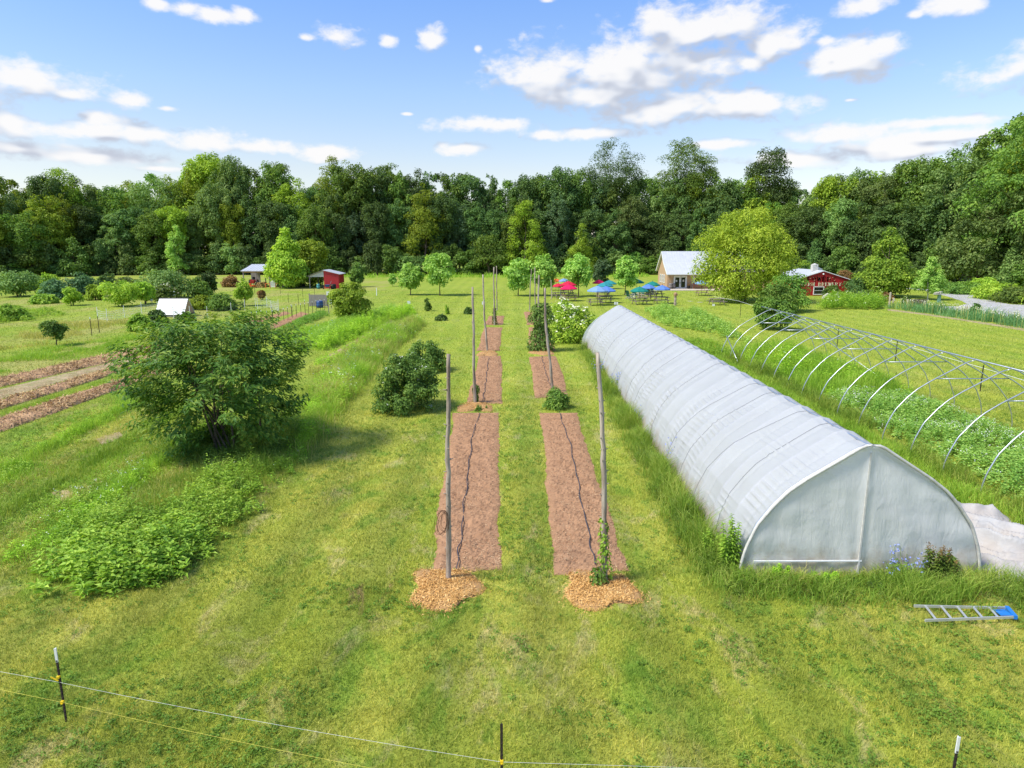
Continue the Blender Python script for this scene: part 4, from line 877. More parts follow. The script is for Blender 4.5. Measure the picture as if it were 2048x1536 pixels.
P1 = gp((92, 1130), (120, 1185), (215, 1196), (330, 1168), (430, 1090), (520, 985), (600, 925), (560, 900), (420, 935), (330, 945), (250, 1005), (170, 1050), (110, 1090))
herb('leafy_weeds', 'bed of bright leafy weeds in front of the pawpaw', [P1], 50, .66, 'f_weed', 501, 16, .15, .35, blade=('g_tall', 200, .5, .012), hv=(.35, 1.25), clump=.5, ew=.9)
herb('leafy_weeds', 'broad-leaved plants at the near end of the leafy weed bed', [gp((90, 1130), (118, 1188), (215, 1198), (330, 1168), (420, 1090), (400, 1030), (200, 1060))], 24, .70, 'f_weed', 545, 16, .22, .38, hv=(.5, 1.1), ew=.6)
herb('leafy_weeds', 'bright fine-leaved weeds through the leafy bed', [gp((110, 1060), (230, 1090), (420, 1080), (600, 925), (540, 905), (400, 945), (250, 990))], 22, .5, 'f_weed', 546, 16, .12, .3, hv=(.4, 1.2), clump=.6, ew=.9, flowers=('fl_white', .12, .03))
P1b = gp((40, 1040), (100, 1100), (180, 1050), (330, 950), (300, 915), (180, 965), (90, 1010))
herb('weedy_ground', 'low weeds and small white flowers left of the leafy bed', [P1b], 46, .36, 'f_weed', 502, 12, .085, .4, ew=1.3, flowers=('fl_white', .25, .03), blade=('g_green', 260, .22, .012))
herb('undergrowth', 'dark undergrowth and grass beneath the pawpaw', [gp((300, 925), (420, 950), (560, 930), (640, 870), (620, 830), (500, 850), (330, 880))], 26, .5, 'f_bush', 503, 14, .12, .34, blade=('g_tall', 300, .6, .013))
R1 = gp((585, 935), (640, 880), (700, 800), (775, 715), (850, 650), (835, 640), (760, 665), (690, 715), (640, 765), (600, 830))
def onrow(Q): return .5 + 0 * Q[:, 0] + .9 * vnoise(Q[:, 0] * .6, Q[:, 1] * .35, 3)
herb('weed_row', 'overgrown row of tall weeds right of the pawpaw', [R1], 20, .85, 'f_weed2', 504, 14, .13, .34, flowers=('fl_white', .18, .055), blade=('g_dry', 210, .72, .014), clump=.5, shape=onrow)
grass('row_grass', 'tall dry and green grass in the overgrown row', [R1], 280, .78, .014, 'g_green', 505, .8)
herb('weed_clump', 'bright lime plants at the near end of the overgrown row', [gp((600, 880), (640, 850), (700, 790), (690, 765), (640, 790), (600, 830))], 20, .6, 'f_weed2', 541, 16, .14, .36)
herb('weed_clump', 'green bushy clumps in the middle of the overgrown row', [gp((700, 740), (745, 715), (790, 690), (775, 672), (730, 690), (690, 722)), gp((790, 700), (850, 655), (835, 642), (790, 668))], 14, .75, 'f_mid', 542, 16, .14, .34, clump=.7)
herb('blue_weeds', 'hazy blue-white flowers in the overgrown row', [gp((660, 770), (715, 745), (735, 720), (700, 715), (655, 745))], 22, .75, 'g_green', 543, 8, .10, .2, flowers=('fl_blue', .6, .035))
R2 = gp((618, 705), (660, 700), (740, 665), (832, 627), (820, 618), (745, 638), (690, 655))
herb('crop_row', 'bright bushy crop row behind the tall weeds', [R2], 14, 1.05, 'f_weed2', 506, 20, .17, .42, clump=.4, blade=('g_green', 120, .5, .018))
R2b = gp((640, 760), (690, 725), (760, 690), (800, 662), (780, 655), (720, 680), (650, 720), (615, 745))
herb('crop_row', 'second bushy green row next to the dry grass', [R2b], 14, .75, 'f_weed2', 507, 18, .15, .42, clump=.5, blade=('g_dry', 150, .5, .016))
R3 = gp((620, 680), (640, 690), (725, 655), (800, 625), (790, 615), (735, 628), (660, 650))
herb('crop_row', 'bluish green row beyond the round shrub', [R3], 9, .75, 'f_young', 508, 18, .17, .42, blade=('g_green', 70, .6, .02))
herb('bean_row', 'low green row under the dark stakes', [gp((545, 668), (560, 672), (660, 630), (645, 622), (600, 640))], 12, .45, 'f_mid', 509, 16, .17, .5)
herb('flower_field', 'hazy blue-flowered weeds between the crop rows', [gp((545, 680), (600, 712), (680, 665), (740, 640), (690, 640), (620, 655))], 8, .5, 'g_green', 510, 10, .12, .25, flowers=('fl_blue', .12, .05), blade=('g_green', 110, .55, .018))
# rough grass strips of the old field
def fstrip(a, b, c, d): return gp(a, b, c, d)
grass('field_grass', 'rough grass strips beside the mulched rows', [fstrip((-150, 1010), (0, 1010), (290, 850), (270, 770)), fstrip((-60, 985), (60, 910), (300, 790), (310, 770)), fstrip((40, 1010), (70, 1040), (300, 920), (270, 880))], 380, .2, .012, 'g_green', 511, .8, .45, .42, ew=1.5)
herb('field_weeds', 'broad-leaved weeds in the rough strips of the old field', [fstrip((-150, 960), (0, 985), (290, 845), (275, 770)), fstrip((30, 985), (60, 1020), (290, 910), (260, 875))], 9, .3, 'f_weed', 512, 12, .10, .42, clump=.5)
grass('field_grass', 'bright grass strip between two mulched rows', [gp((-150, 871), (-150, 883), (320, 735), (325, 720))], 330, .12, .012, 'g_green', 513, .7)
grass('field_grass', 'rough grass above the mulched rows on the left', [gp((-160, 735), (-160, 788), (326, 681), (560, 622), (520, 622), (330, 660))], 170, .30, .02, 'g_green', 514, .8, .4, .38, ew=3.0)
grass('field_grass', 'patchy meadow grass around the white netting', [gp((-160, 660), (-160, 735), (330, 660), (340, 640), (200, 640))], 70, .34, .026, 'g_dry', 515, .8, .3, .45, ew=3.0)
herb('field_weeds', 'weedy band across the old field at far left', [gp((-160, 640), (-160, 680), (0, 655), (160, 622), (150, 612), (0, 628))], 5, .6, 'f_weed', 516, 14, .2, .45, clump=.25, ew=2.5)
for i, (x0, x1, y0, y1, mk) in enumerate([(-8.9, -9.5, 15.5, 34, 'f_weed'), (-11.2, -12.0, 14, 31, 'f_weed2'), (-13.2, -14.4, 13.5, 31, 'f_weed'), (-15.4, -16.9, 13.5, 30, 'f_weed2')]):
    pl = [(x0 - .45, y0), (x0 + .45, y0), (x1 + .45, y1), (x1 - .45, y1)]
    herb('weed_ridge', 'overgrown old crop ridge, %s from the pawpaw' % ['first', 'second', 'third', 'fourth'][i], [pl], 16, .34, mk, 550 + i, 12, .10, .38, clump=.45, ew=.4, blade=(['g_tall', 'g_green'][i % 2], 330, .38, .012))
for i, (x0, x1, y0, y1) in enumerate([(-10.0, -10.7, 13.5, 22), (-12.2, -13.1, 13.5, 31), (-14.3, -15.6, 14, 30)]):
    grass('dry_strip', 'dry straw-coloured strip between old crop ridges, number %s' % ['nearest', 'middle', 'farthest'][i], [[(x0 - .5, y0), (x0 + .5, y0), (x1 + .5, y1), (x1 - .5, y1)]], 420, .13, .010, 'g_dry', 560 + i, 1.3)
# grass and weeds around the greenhouse
GL = [(3.95, 13.2), (4.95, 13.5), (5.30, 47.5), (4.75, 47.5)]
grass('wall_grass', 'tall grass along the left wall of the greenhouse', [GL], 800, .72, .013, 'g_tall', 520, .9, .8, .30)
herb('wall_weeds', 'mixed weeds along the left wall of the greenhouse', [GL], 22, .6, 'f_mid', 521, 16, .10, .35, clump=.9)
GF = [(4.2, 13.65), (10.4, 13.65), (12.6, 13.0), (12.8, 12.0), (10.9, 11.7), (8, 12.1), (5, 12.5), (4.0, 12.9)]
def nearwall(Q): return vnoise(Q[:, 0] * 3, Q[:, 1] * 3, 2) < np.interp(Q[:, 1], [11.8, 12.6, 13.4], [.35, .75, 1.0])
grass('wall_grass', 'long grass and weeds before the greenhouse end wall', [GF], 950, .40, .012, 'g_tall', 522, 1.0, None, 0, mask=nearwall)
grass('wall_grass', 'dry bent grass before the greenhouse end wall', [[(4.2, 13.65), (10.2, 13.65), (10.2, 13.0), (5, 12.9)]], 420, .42, .010, 'g_dry', 523, 1.2, 1.0, .45)
herb('wall_weeds', 'leafy weeds before the greenhouse end wall', [GF], 20, .4, 'f_mid', 524, 12, .085, .38, clump=.8)
GB = [(10.05, 17.6), (12.7, 17.2), (12.9, 12.6), (13.4, 12.6), (14.2, 46), (9.95, 47)]
grass('aisle_grass', 'uncut grass between the greenhouse and the hoop frame', [GB], 330, .34, .016, 'g_green', 525, .9)
HB = [(13.1, 13.5), (13.9, 13.5), (14.6, 44.5), (12.9, 44.5)]
grass('hoop_grass', 'tall grass along the left feet of the hoop frame', [HB], 330, .65, .018, 'g_tall', 526, .8, .6, .36)
BK = [(14.0, 12.5), (18.9, 12.5), (19.0, 31.5), (14.3, 31.5)]
herb('buckwheat', 'thick white-flowered buckwheat under the hoop frame', [BK], 30, .5, 'f_buck', 527, 14, .12, .62, flowers=('fl_white', .8, .032), hv=(.75, 1.1))
HT = [(13.6, 31), (18.9, 31), (19.3, 44.8), (14.2, 44.8)]
herb('tall_weeds', 'tall weeds filling the far half of the hoop frame', [HT], 13, 1.0, 'f_weed2', 528, 16, .2, .28, blade=('g_green', 150, .9, .02), clump=.4, flowers=('fl_white', .1, .05))
herb('dill_patch', 'yellow-flowered dill patch in the hoop frame', [[(14.3, 36.5), (16.8, 36.5), (16.8, 43), (14.6, 43)]], 20, 1.0, 'f_birch', 529, 14, .13, .3)
herb('squash_rows', 'leafy vegetable rows beyond the greenhouse ridge', [gp((1290, 622), (1330, 652), (1420, 668), (1396, 640), (1330, 614)), gp((1372, 625), (1430, 672), (1500, 690), (1450, 650), (1390, 618))], 8, .75, 'f_young', 530, 16, .2, .55)
herb('vegetable_patch', 'mixed herbs and flowers left of the hoop frame far end', [[(11.8, 42), (14.4, 42), (14.6, 50), (12, 50)]], 10, .6, 'f_weed', 531, 14, .17, .4, flowers=('fl_orange', .05, .05), blade=('g_green', 90, .6, .02))
herb('herbaceous_border', 'thick flower border in front of the red barn', [gp((1640, 619), (1766, 620), (1772, 604), (1650, 602))], 7, 1.35, 'f_weed', 532, 22, .27, .4, flowers=('fl_cream', .1, .12), hv=(.8, 1.1))
DL = gp((1775, 618), (1848, 627), (1935, 640), (2048, 658), (2120, 668), (2120, 660), (2048, 647), (1935, 630), (1848, 618), (1775, 610))
grass('lily_row', 'row of strap-leaved day lilies along the drive', [DL], 42, .95, .05, 'f_iris', 533, .9, .5, .34)
rng = np.random.default_rng(8); Q = sample_poly(rng, DL, 2.2); g = Geo()
for q in Q: tube(g, [q, q + A([rng.normal(0, .05), 0, rng.uniform(.8, 1.2)])], .012, 4)
F_ = np.repeat(Q, 3, 0) + A([0, 0, 1.0]) + rng.normal(0, .08, (len(Q) * 3, 3)); leaves(g, F_, rng.normal(0, 1, F_.shape), rng.normal(0, 1, F_.shape), .1, .06, 1, 0, 0)
tag(obj('lily_stalks', g.mesh('lily_stalks', [M['g_dry'], M['fl_cream']])), 'dry flower stalks standing over the day lily row', 'plants', None, 'stuff')
g = Geo(); prism(g, gp((1775, 621), (1848, 630), (1935, 643), (2048, 662), (2160, 680), (2160, 674), (2048, 657), (1935, 640), (1848, 627), (1775, 618)), 0, .02); structure('lily_mulch', g, M['soil_pale'], label='brown mulch strip below the day lily row', cat='mulch strip')
grass('meadow_fringe', 'unmown fringe below the wood on the far lawn', [gp((640, 556), (1300, 555), (1300, 551), (640, 553))], 3, .9, .12, 'g_green', 534, .7)
# solitary wild flowers by the wall
def chicory(px, base, h, n, label, seed):
    rng = np.random.default_rng(seed); b = G(px, base); th = thing('chicory', label, 'wildflower', b, group='blue chicory clumps'); g = Geo(); f = Geo(); P = []
    for i in range(n):
        a = rng.uniform(0, 2 * pi); r = rng.uniform(0, .3); p0 = A([r * cos(a), r * sin(a), 0]); tip = p0 + A([rng.normal(0, .16), rng.normal(0, .16), h * rng.uniform(.6, 1.1)]); tube(g, [p0, (p0 + tip) / 2 + rng.normal(0, .03, 3), tip], [.007, .005, .003], 4)
        for k in range(6): P.append(p0 + (tip - p0) * rng.uniform(.45, 1) + rng.normal(0, .05, 3))
    P = A(P); leaves(f, P, rng.normal(0, .6, P.shape) + A([-.2, -.6, .7]), rng.normal(0, 1, P.shape), .032, .032, 0, 0, 0); leaves(f, P, rng.normal(0, .6, P.shape) + A([-.2, -.6, .7]), rng.normal(0, 1, P.shape), .045, .045, 0, 0, 0)
    part('stem', g, M['g_tall'], th); part('flower', f, M['fl_blue'], th); l = Geo(); k = n * 14; a = rng.uniform(0, 6.28, k); Q = np.stack([.22 * np.cos(a) * rng.random(k), .22 * np.sin(a) * rng.random(k), rng.random(k) ** 2 * h * .6], 1)
    leaves(l, Q, A([0, 0, 1.]) + rng.normal(0, .4, Q.shape), np.stack([np.cos(a), np.sin(a), .2 * np.ones(k)], 1), rng.uniform(.08, .16, k), .035); part('foliage', l, M['f_mid'], th)
for i, a in enumerate([(1198, 752, .95, 20, 'blue chicory far along the greenhouse wall, behind the pole'), (1240, 785, 1.0, 30, 'thickest blue chicory clump on the greenhouse wall'), (1290, 848, .8, 14, 'thin chicory clump midway along the wall'), (1352, 936, .95, 24, 'blue chicory nearest along the greenhouse side'), (1800, 1158, .66, 13, 'blue chicory before the greenhouse end wall')]): chicory(*a, 600 + i)
def spire(px, base, h, n, label, mk, seed, ls=.1, tipm=None, name='tall_weed', cat='weed'):
    rng = np.random.default_rng(seed); b = G(px, base); th = thing(name, label, cat, b); l = Geo(); g = Geo(); t_ = Geo()
    for i in range(n):
        p0 = A([rng.normal(0, .13), rng.normal(0, .1), 0]); hh = h * rng.uniform(.6, 1.05); tip = p0 + A([rng.normal(0, .06), rng.normal(0, .06), hh]); tube(g, [p0, tip], [.011, .004], 5)
        k = 70; t = np.linspace(.1, 1, k); a = np.arange(k) * 2.4; P = p0 + (tip - p0) * t[:, None]; o = np.stack([np.cos(a), np.sin(a), .45 * np.ones(k)], 1)
        leaves(l, P, A([0, 0, 1.]) + rng.normal(0, .25, P.shape), o, ls * (1.15 - .75 * t), ls * .28, 0, .1, .2)
        if tipm: Q = p0 + (tip - p0) * rng.uniform(.7, 1.12, 60)[:, None] + rng.normal(0, .025, (60, 3)); leaves(t_, Q, rng.normal(0, 1, Q.shape), A([0, 0, 1.]) + rng.normal(0, .6, Q.shape), .045, .02, 0)
    part('foliage', l, M[mk], th); part('stem', g, M['g_tall'], th)
    if tipm: part('seed_spray', t_, M[tipm], th)
spire(1458, 1140, 1.22, 11, 'tall green goldenrod spires at the greenhouse corner', 'f_weed', 701, .17)
spire(1425, 1120, .75, 9, 'lower leafy weeds left of the goldenrod spires', 'f_weed', 702, .15)
spire(1880, 1168, .74, 9, 'dock plant with rusty seed heads before the end wall', 'f_mid', 703, .2, 'fl_rust', 'dock_plant')
spire(1560, 1162, .42, 7, 'feathery bright weed against the end wall, left side', 'f_weed2', 704, .12)
spire(1655, 1166, .30, 7, 'short bright weed near the middle of the end wall', 'f_weed2', 705, .12)
spire(960, 822, .3, 6, 'small weed at the far end of the nearest left bed', 'f_mid', 706, .1)
spire(895, 628, .95, 9, 'spiky tall plant among the small dark ball bushes', 'f_weed', 707, .2)
spire(1895, 1160, .5, 6, 'broad-leaved dock below the rusty seed heads', 'f_mid', 708, .24)

# --- mown lawn blades near the camera
def lawn():
    rng = np.random.default_rng(9); out = []
    for (y0, y1, xw0, xw1, dens, h, w) in ((5.0, 7.2, 9, 10.5, 1500, .085, .013), (7.2, 13, 10.5, 15, 2800, .085, .010), (13, 21, 16, 23, 1250, .085, .015), (21, 34, 23, 36, 450, .085, .022), (34, 60, 37, 58, 105, .085, .036), (60, 110, 60, 105, 20, .09, .06)):
        n = int((y1 - y0) * (xw0 + xw1) * dens); y = rng.uniform(y0, y1, n); x = rng.uniform(-1, 1, n) * (xw0 + (xw1 - xw0) * (y - y0) / (y1 - y0))
        k = rng.random(n) < .35 + .75 * fbm(x * 1.6, y * 1.6, 21, 4)
        for p in BEDS + [GHPOLY]: k &= ~inpoly(x, y, p)
        for c, a, b in MOUNDS: k &= ((x - c[0]) / a) ** 2 + ((y - c[1]) / b) ** 2 > .9
        x, y = x[k], y[k]; P = np.stack([x, y, 0 * x], 1); H = h * rng.uniform(.5, 1.3, len(x)) * (.45 + 1.1 * fbm(x * 2.2, y * 2.2, 33, 3)); out.append((P, H, w))
    g = Geo()
    for P, H, w in out:
        k = rng.random(len(P)) < .45; blades(g, P[k], H[k] * 1.15, w * .8, .7, rng, 0, False); blades(g, P[~k], H[~k], w, 1.6, rng, 0, False)
    return tag(obj('lawn_grass', g.mesh('lawn_grass', M['lawn'])), 'short mown grass of the foreground lawn', 'grass', None, 'stuff')
lawn()
# flat clover and plantain rosettes through the lawn
def rosettes():
    rng = np.random.default_rng(19); n = 16000; y = 7.5 + 22 * rng.random(n) ** 1.3; x = rng.uniform(-1, 1, n) * y * .85; k = fbm(x * .55, y * .55, 44, 5) + .25 * rng.random(n) > .66
    for p in BEDS + [GHPOLY]: k &= ~inpoly(x, y, p)
    x, y = x[k], y[k]; m = len(x); nl = 9; a = np.tile(np.arange(nl) * 2.4, m) + np.repeat(rng.uniform(0, 6, m), nl); P = np.repeat(np.stack([x, y, .02 + 0 * x], 1), nl, 0); s = np.repeat(rng.uniform(.5, 1.3, m), nl)
    o = np.stack([np.cos(a), np.sin(a), .35 + 0 * a], 1); P = P + o * (.035 * s * rng.random(m * nl))[:, None]; P[:, 2] += .04 * rng.random(m * nl)
    g = Geo(); leaves(g, P, A([0, 0, 1.]) + rng.normal(0, .4, P.shape), o, .05 * s, .03 * s); tag(obj('clover', g.mesh('clover', M['clover'])), 'flat leafy clover and plantain dotted through the lawn', 'ground cover', None, 'stuff')
rosettes()

# ================================================================== BUILDINGS
def building(name, label, cat, loc): return thing(name, label, cat, loc)
# --- tan cottage; local x right, y away, from its front left corner
ct = building('cottage', 'tan cottage with swept white metal roof and glass doors', 'cottage', (25.2, 111.9, 0))
Wd, Dp = 13.0, 7.2
RP = [(7.5, 2.78), (3.6, 6.0), (1.9, 4.3), (-1.2, 2.47)]        # roof line seen from the gable
def wall_poly(g, x, pts, th=.16):
    n = len(pts); v = [(x, y, z) for y, z in pts] + [(x + th, y, z) for y, z in pts]
    from mathutils.geometry import tessellate_polygon
    tr = tessellate_polygon([[Vector((y, z, 0)) for y, z in pts]])
    g.add(v, [[i, (i + 1) % n, (i + 1) % n + n, i + n] for i in range(n)], [list(t) for t in tr] + [[c + n, b + n, a + n] for a, b, c in tr])
GWP = [(0, 0), (0, 3.1), (1.9, 4.2), (3.6, 5.86), (7.2, 2.95), (7.2, 0)]
g = Geo(); wall_poly(g, 0, GWP); wall_poly(g, Wd - .16, GWP); box(g, (Wd / 2, Dp - .08, 1.45), (Wd - .33, .16, 2.9)); 
box(g, (.62, .08, 1.5), (.92, .16, 3.0)); box(g, (2.14, .08, 2.6), (2.12, .16, .8)); box(g, (8.03, .08, 1.5), (9.66, .16, 3.0))
for i in range(10): box(g, (.35 + i * 1.25, -.006, 1.5), (.03, .03, 3.0)) if not 1.05 < .35 + i * 1.25 < 3.25 else None
part('wall', g, M['tan'], ct)
g = Geo()
for (a, b) in zip(RP[:-1], RP[1:]):
    for q in (0,): v = [(-.35, a[0], a[1]), (Wd + .3, a[0], a[1]), (Wd + .3, b[0], b[1]), (-.35, b[0], b[1])]; v += [(x, y, z - .14) for x, y, z in v]; g.add(v, [[0, 1, 2, 3], [7, 6, 5, 4], [0, 4, 5, 1], [1, 5, 6, 2], [2, 6, 7, 3], [3, 7, 4, 0]])
    k = int(Wd / .45)
    for i in range(k): bar(g, A([-.2 + i * .45, a[0], a[1] + .012]), A([-.2 + i * .45, b[0], b[1] + .012]), .03, .03)
part('roof', g, M['metal_roof'], ct)
g = Geo()
for (a, b) in zip(RP[:-1], RP[1:]): bar(g, (-.37, a[0], a[1] - .1), (-.37, b[0], b[1] - .1), .04, .2)
bar(g, (-.36, -1.22, 2.40), (Wd + .3, -1.22, 2.40), .04, .16); part('fascia', g, M['white'], ct)
dr_ = Geo(); 
for x0 in (1.16, 2.12): 
    for (cx_, w, cz, h) in ((.06, .12, 1.0, 2.0), (.86, .12, 1.0, 2.0), (.46, .7, 1.94, .12), (.46, .7, .13, .26)): box(dr_, (x0 + cx_, .0, cz), (w, .10, h))
for (cx_, w, cz, h) in ((1.10, .14, 1.06, 2.12), (3.10, .14, 1.06, 2.12), (2.10, 1.86, 2.09, .15)): box(dr_, (cx_, -.02, cz), (w, .12, h))
do = part('french_door', dr_, M['white'], ct)
g = Geo()
for x0 in (1.16, 2.12): box(g, (x0 + .46, .03, 1.07), (.7, .03, 1.62))
part('glass_pane', g, M['glass'], do)
g = Geo(); box(g, (1.50, .008, 1.30), (.26, .012, .32)); box(g, (2.62, .008, 1.35), (.26, .012, .32)); part('paper_notice', g, M['white_old'], do)
g = Geo(); box(g, (2.0, -.07, 1.0), (.04, .05, .16)); box(g, (2.16, -.07, 1.0), (.04, .05, .16)); part('handle', g, M['dark'], do)
def window(parent, c, w, h, axis, lab=None):
    f = Geo(); e = .1
    def bx(g, u, z, a, b, off, t):
        if axis == 'x': box(g, (c[0] + u, c[1] + off, c[2] + z), (a, t, b))
        else: box(g, (c[0] + off, c[1] + u, c[2] + z), (t, a, b))
    for s_ in (-1, 1): bx(f, s_ * (w + e) / 2, 0, e, h + 2 * e, -.03, .09)
    for s_ in (-1, 1): bx(f, 0, s_ * (h + e) / 2, w, e, -.03, .09)
    bx(f, 0, 0, w, .04, -.02, .05); o = part('window', f, M['white'], parent, label=lab); g = Geo(); bx(g, 0, 0, w, h, -.008, .02); part('pane', g, M['glass'], o)
for y in (2.2, 3.6, 5.0): window(ct, (0, y, 1.55), .55, 1.15, 'y')
window(ct, (5.2, 0, 1.35), 1.5, 1.1, 'x'); window(ct, (8.2, 0, 1.35), 1.2, 1.1, 'x')
g = Geo(); box(g, (4.2, -.04, 1.3), (.14, .14, 2.6)); part('corner_board', g, M['white'], ct)
g = Geo()
for i in range(22):
    x = -.1 + i * .6; z = 2.12 - .12 * abs(math.sin(i * 1.05)); lathe(g, [(.001, z - .07), (.045, z - .03), (.03, z + .03), (.001, z + .05)], 6, c=(x, -1.1, 0))
part('string_light', g, M['fl_cream'], ct)
g = Geo(); prism(g, [(23.6, 107.6), (45, 107.6), (45, 111.95), (23.6, 111.95)], -.05, .09); structure('patio', g, M['slab'], label='pale patio along the cottage front', cat='patio')
# barrels, bench and cooler at the cottage front
def barrel(loc, mk, label, r=.32, h=.85, name='barrel', grp=None):
    th = thing(name, label, 'barrel', loc, group=grp); g = Geo(); lathe(g, [(.001, 0), (r * .82, 0), (r * .95, h * .25), (r, h * .5), (r * .95, h * .75), (r * .82, h), (r * .7, h), (r * .7, h - .05), (.001, h - .05)], 18); part('body', g, M[mk], th, True)
    g = Geo()
    for z in (.12, .3, .7, .88): k = r * (.82 + .18 * math.sin(z * pi)) + .008; lathe(g, [(k, h * z - .025), (k + .006, h * z), (k, h * z + .025)], 18)
    part('hoop', g, M['dark'], th)
barrel((25.6, 111.2, .09), 'grey_wood', 'grey barrel at the left end of the cottage front'); barrel((26.15, 111.5, .09), 'grey_wood', 'grey barrel nearest the glass doors')
def bench(loc, rz, mk, label, name='bench'):
    th = thing(name, label, 'bench', loc, rz); g = Geo()
    for i in range(4): box(g, (0, -.2 + i * .12, .45), (1.5, .1, .03))
    part('seat', g, M[mk], th); g = Geo()
    for i in range(3): box(g, (0, .27 + i * .02, .6 + i * .13), (1.5, .03, .1))
    part('backrest', g, M[mk], th)
    for x in (-.65, .65): g = Geo(); box(g, (x, -.18, .22), (.07, .07, .44)); box(g, (x, .24, .45), (.07, .07, .9)); box(g, (x, 0, .66), (.07, .5, .05)); part('leg', g, M[mk], th)
bench((29.9, 110.9, .09), 0, 'f_bench', 'red-brown bench right of the glass doors') if 'f_bench' in M else None
M['f_bench'] = mat('bench_brown', (.26, .09, .045), .7, .3, vary=.3); bench((29.9, 110.9, .09), 0, 'f_bench', 'red-brown bench right of the glass doors')
th = thing('flower_pot', 'dark flower pot beside the glass doors', 'flower pot', (28.55, 111.2, .09)); g = Geo(); lathe(g, [(.001, 0), (.18, 0), (.26, .45), (.28, .5), (.22, .5), (.2, .42), (.001, .42)], 14); part('pot', g, M['dark'], th)
g, c_, _ = crown_geo(808, .4, 1.0, .3, 'round', 10, 160, .12); part('foliage', g, M['f_red'], th)

# --- red barn with painted lettering
bn = building('barn', 'red barn with cream lettering painted on its gable', 'barn', (43.7, 97, 0))
hw, ez, az, dp = 4.0, 2.2, 3.46, 9
g = Geo(); gab = [(-hw, 0), (hw, 0), (hw, ez), (0, az), (-hw, ez)]
for y, f in ((0, 1), (dp, -1)):
    v = [(x, y, z) for x, z in gab] + [(x, y + .12 * f, z) for x, z in gab]; g.add(v, [[0, 1, 2, 4]] + [[i, (i + 1) % 5, (i + 1) % 5 + 5, i + 5] for i in range(5)] + [[9, 7, 6, 5]], [[4, 2, 3], [8, 7, 9]])
for x in (-hw + .06, hw - .06): box(g, (x, dp / 2, ez / 2), (.12, dp - .25, ez - .02))
for i in range(26): box(g, (-hw + .16 + i * .307, -.006, (az + ez) * .25 - .02), (.022, .022, (az + ez) * .5 - .25 - abs(-hw + .16 + i * .307) * .25))
part('wall', g, M['red'], bn)
g = Geo()
for s_ in (-1, 1):
    v = [(0, -.12, az + .06), (0, dp + .25, az + .06), (s_ * (hw + .12), dp + .25, ez + .03), (s_ * (hw + .12), -.12, ez + .03)]; v += [(x, y, z - .09) for x, y, z in v]; g.add(v, [[0, 1, 2, 3], [7, 6, 5, 4], [0, 4, 5, 1], [1, 5, 6, 2], [2, 6, 7, 3], [3, 7, 4, 0]])
rf = part('roof', g, M['metal_roof'], bn)
g = Geo(); 
for s_ in (-1, 1): bar(g, (0, -.14, az + .0), (s_ * (hw + .12), -.14, ez - .03), .04, .09)
part('bargeboard', g, M['white'], bn)
g = Geo(); box(g, (-.35, 2.2, az + .35), (.75, .75, .95)); lathe(g, [(.5, az + .82), (.02, az + 1.0)], 4, c=(-.35, 2.2, 0)); part('chimney', g, M['white_old'], rf)
g = Geo(); box(g, (.85, 3.2, az + .12), (.6, .6, .35), ry=.4); part('roof_vent', g, M['steel'], rf)
g = Geo(); bar(g, (hw + .14, -.16, ez - .2), (hw + .14, dp, ez - .2), .14, .12); part('gutter', g, M['white'], bn)
g = Geo(); tube(g, [(hw + .18, -.14, ez - .22), (hw + .14, -.1, ez - .42), (hw - .02, -.1, ez - .62), (hw - .02, -.1, 0)], .045, 8); part('downspout', g, M['white'], bn)
window(bn, (-.45, 0, .72), 1.3, .95, 'x')
g = Geo(); lathe(g, [(.001, .0), (.13, .02), (.10, .16), (.001, .2)], 12, c=(0, -.12, 2.95)); bar(g, (0, -.0, 3.08), (0, -.14, 3.08), .03, .03); part('gable_lamp', g, M['white'], bn)
